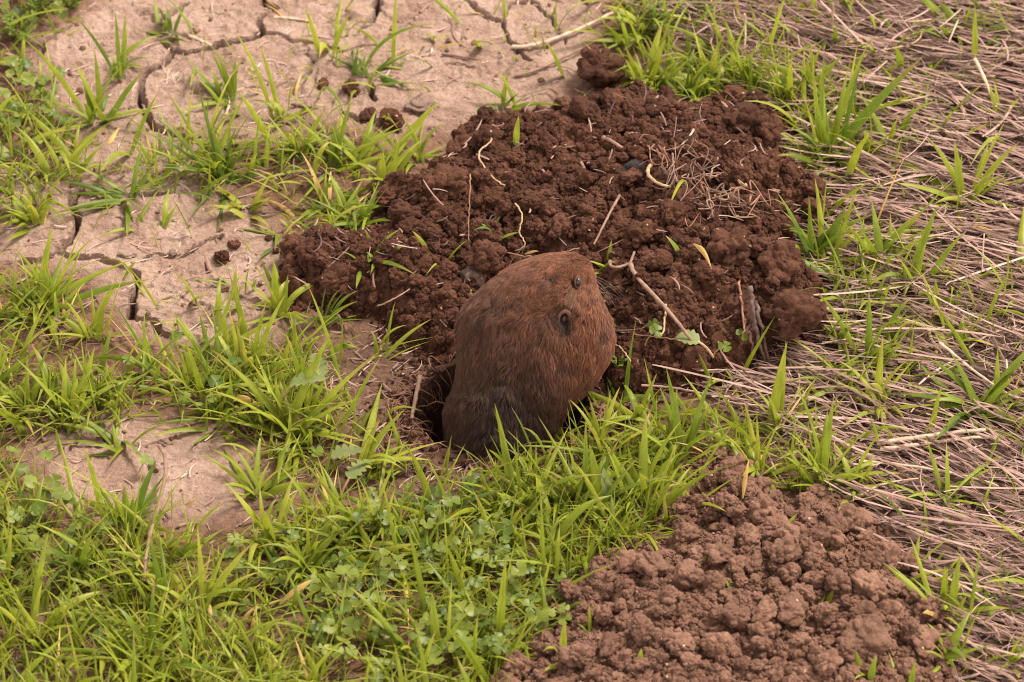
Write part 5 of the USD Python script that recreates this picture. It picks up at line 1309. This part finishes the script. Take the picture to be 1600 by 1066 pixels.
for a in [(912, 632, 11, 34, 'little feathery green weed at the animal side'), (965, 575, 6, 24, 'tiny feathery sprig on dark soil near the cheek'), (960, 515, 4, 16, 'tiny round sprig touching the cheek on dark soil'), (1030, 45, 14, 55, 'feathery weed inside the far bushy tuft'),
          (60, 25, 18, 55, 'bright feathery weed at the far clay corner'), (25, 60, 14, 50, 'feathery weed lower at the far clay corner'), (115, 15, 12, 45, 'feathery weed beside a grass tuft at the far clay corner'), (1075, 25, 10, 45, 'feathery weed at the straw side of the far bushy tuft')]:
    feathery(*a)
# dead leaves
DL = [(360, 628, 412, 650, 14, 'bright yellow dying leaf lying in grass below the clay plate', .2), (437, 955, 487, 918, 17, 'pale folded dead leaf standing in the lawn', .1), (318, 938, 340, 990, 10, 'narrow cream dead blade in the lawn', .05),
      (375, 985, 398, 960, 8, 'small yellow dead blade in the lawn', .1), (1083, 392, 1110, 432, 10, 'curled straw yellow leaf on the dark heap', .3), (1355, 72, 1310, 82, 9, 'yellow dying blade in far straw', .1), (1350, 555, 1375, 590, 12, 'cream dead blade base in near straw tuft', .1),
      (1435, 432, 1500, 440, 8, 'yellow tipped blade on mid straw', .1), (1510, 365, 1550, 372, 10, 'pale dying blade on outer straw', .1), (290, 800, 308, 790, 10, 'small white dry chip of leaf on litter', .05), (630, 905, 640, 985, 9, 'cream dry blade in clover', .1),
      (700, 935, 712, 955, 9, 'short orange cream dead blade in clover', .1), (750, 970, 735, 975, 9, 'little yellow leaf among clover', .1), (545, 372, 520, 385, 8, 'yellow dry blade end at the heap end', .2), (1160, 790, 1170, 730, 8, 'tan dead blade by the tip of the paler heap', .1),
      (820, 408, 842, 404, 6, 'yellow bent shoot end touching the animal crown', .2), (1195, 720, 1178, 735, 10, 'yellow dead leaf behind the tip of the paler heap', .1)]
for u, v, tu, tv, w, label, bow in DL:
    o = on(u, v)[0] + [0, 0, 0.004]
    t = thing('dead_leaf', label, 'dead leaf', o)
    du, dv = (tu - u) * S, (v - tv) * S
    up = max(dv * 0.4 / CP, 0) + 0.003; P2 = np.array([du, (dv - up * CP) / SP, up])
    L = np.linalg.norm(P2)
    mm = blades(np.zeros(3), P2 * 0.5 + [0, 0, L * bow], P2, [w * S], [0.5], [r1.uniform(0.2, 0.9)], 9, fold=0.5, base_w=0.35)
    obj('blade', mm[:2], 'dry_leaf', t, smooth=True, uv=mm[2])
# a white feathery wisp on the clay
o = on(268, 126)[0]
t = thing('seed_wisp', 'white feathery wisp of seed fluff caught on the far clay', 'seed fluff', o)
for i in range(26):
    az = r1.uniform(-0.6, 2.2); L = r1.uniform(8, 26) * S
    e = np.array([math.cos(az) * L, math.sin(az) * L, r1.uniform(0.0005, 0.003)])
    st = np.append(r1.normal(0, 0.0025, 2), 0.0006)
    obj('fibre', tube(catmull([st, st + e * 0.5 + [0, 0, 0.0008], st + e], 6), np.linspace(0.00022, 0.00006, 6), 4), 'pale_fluff', t)
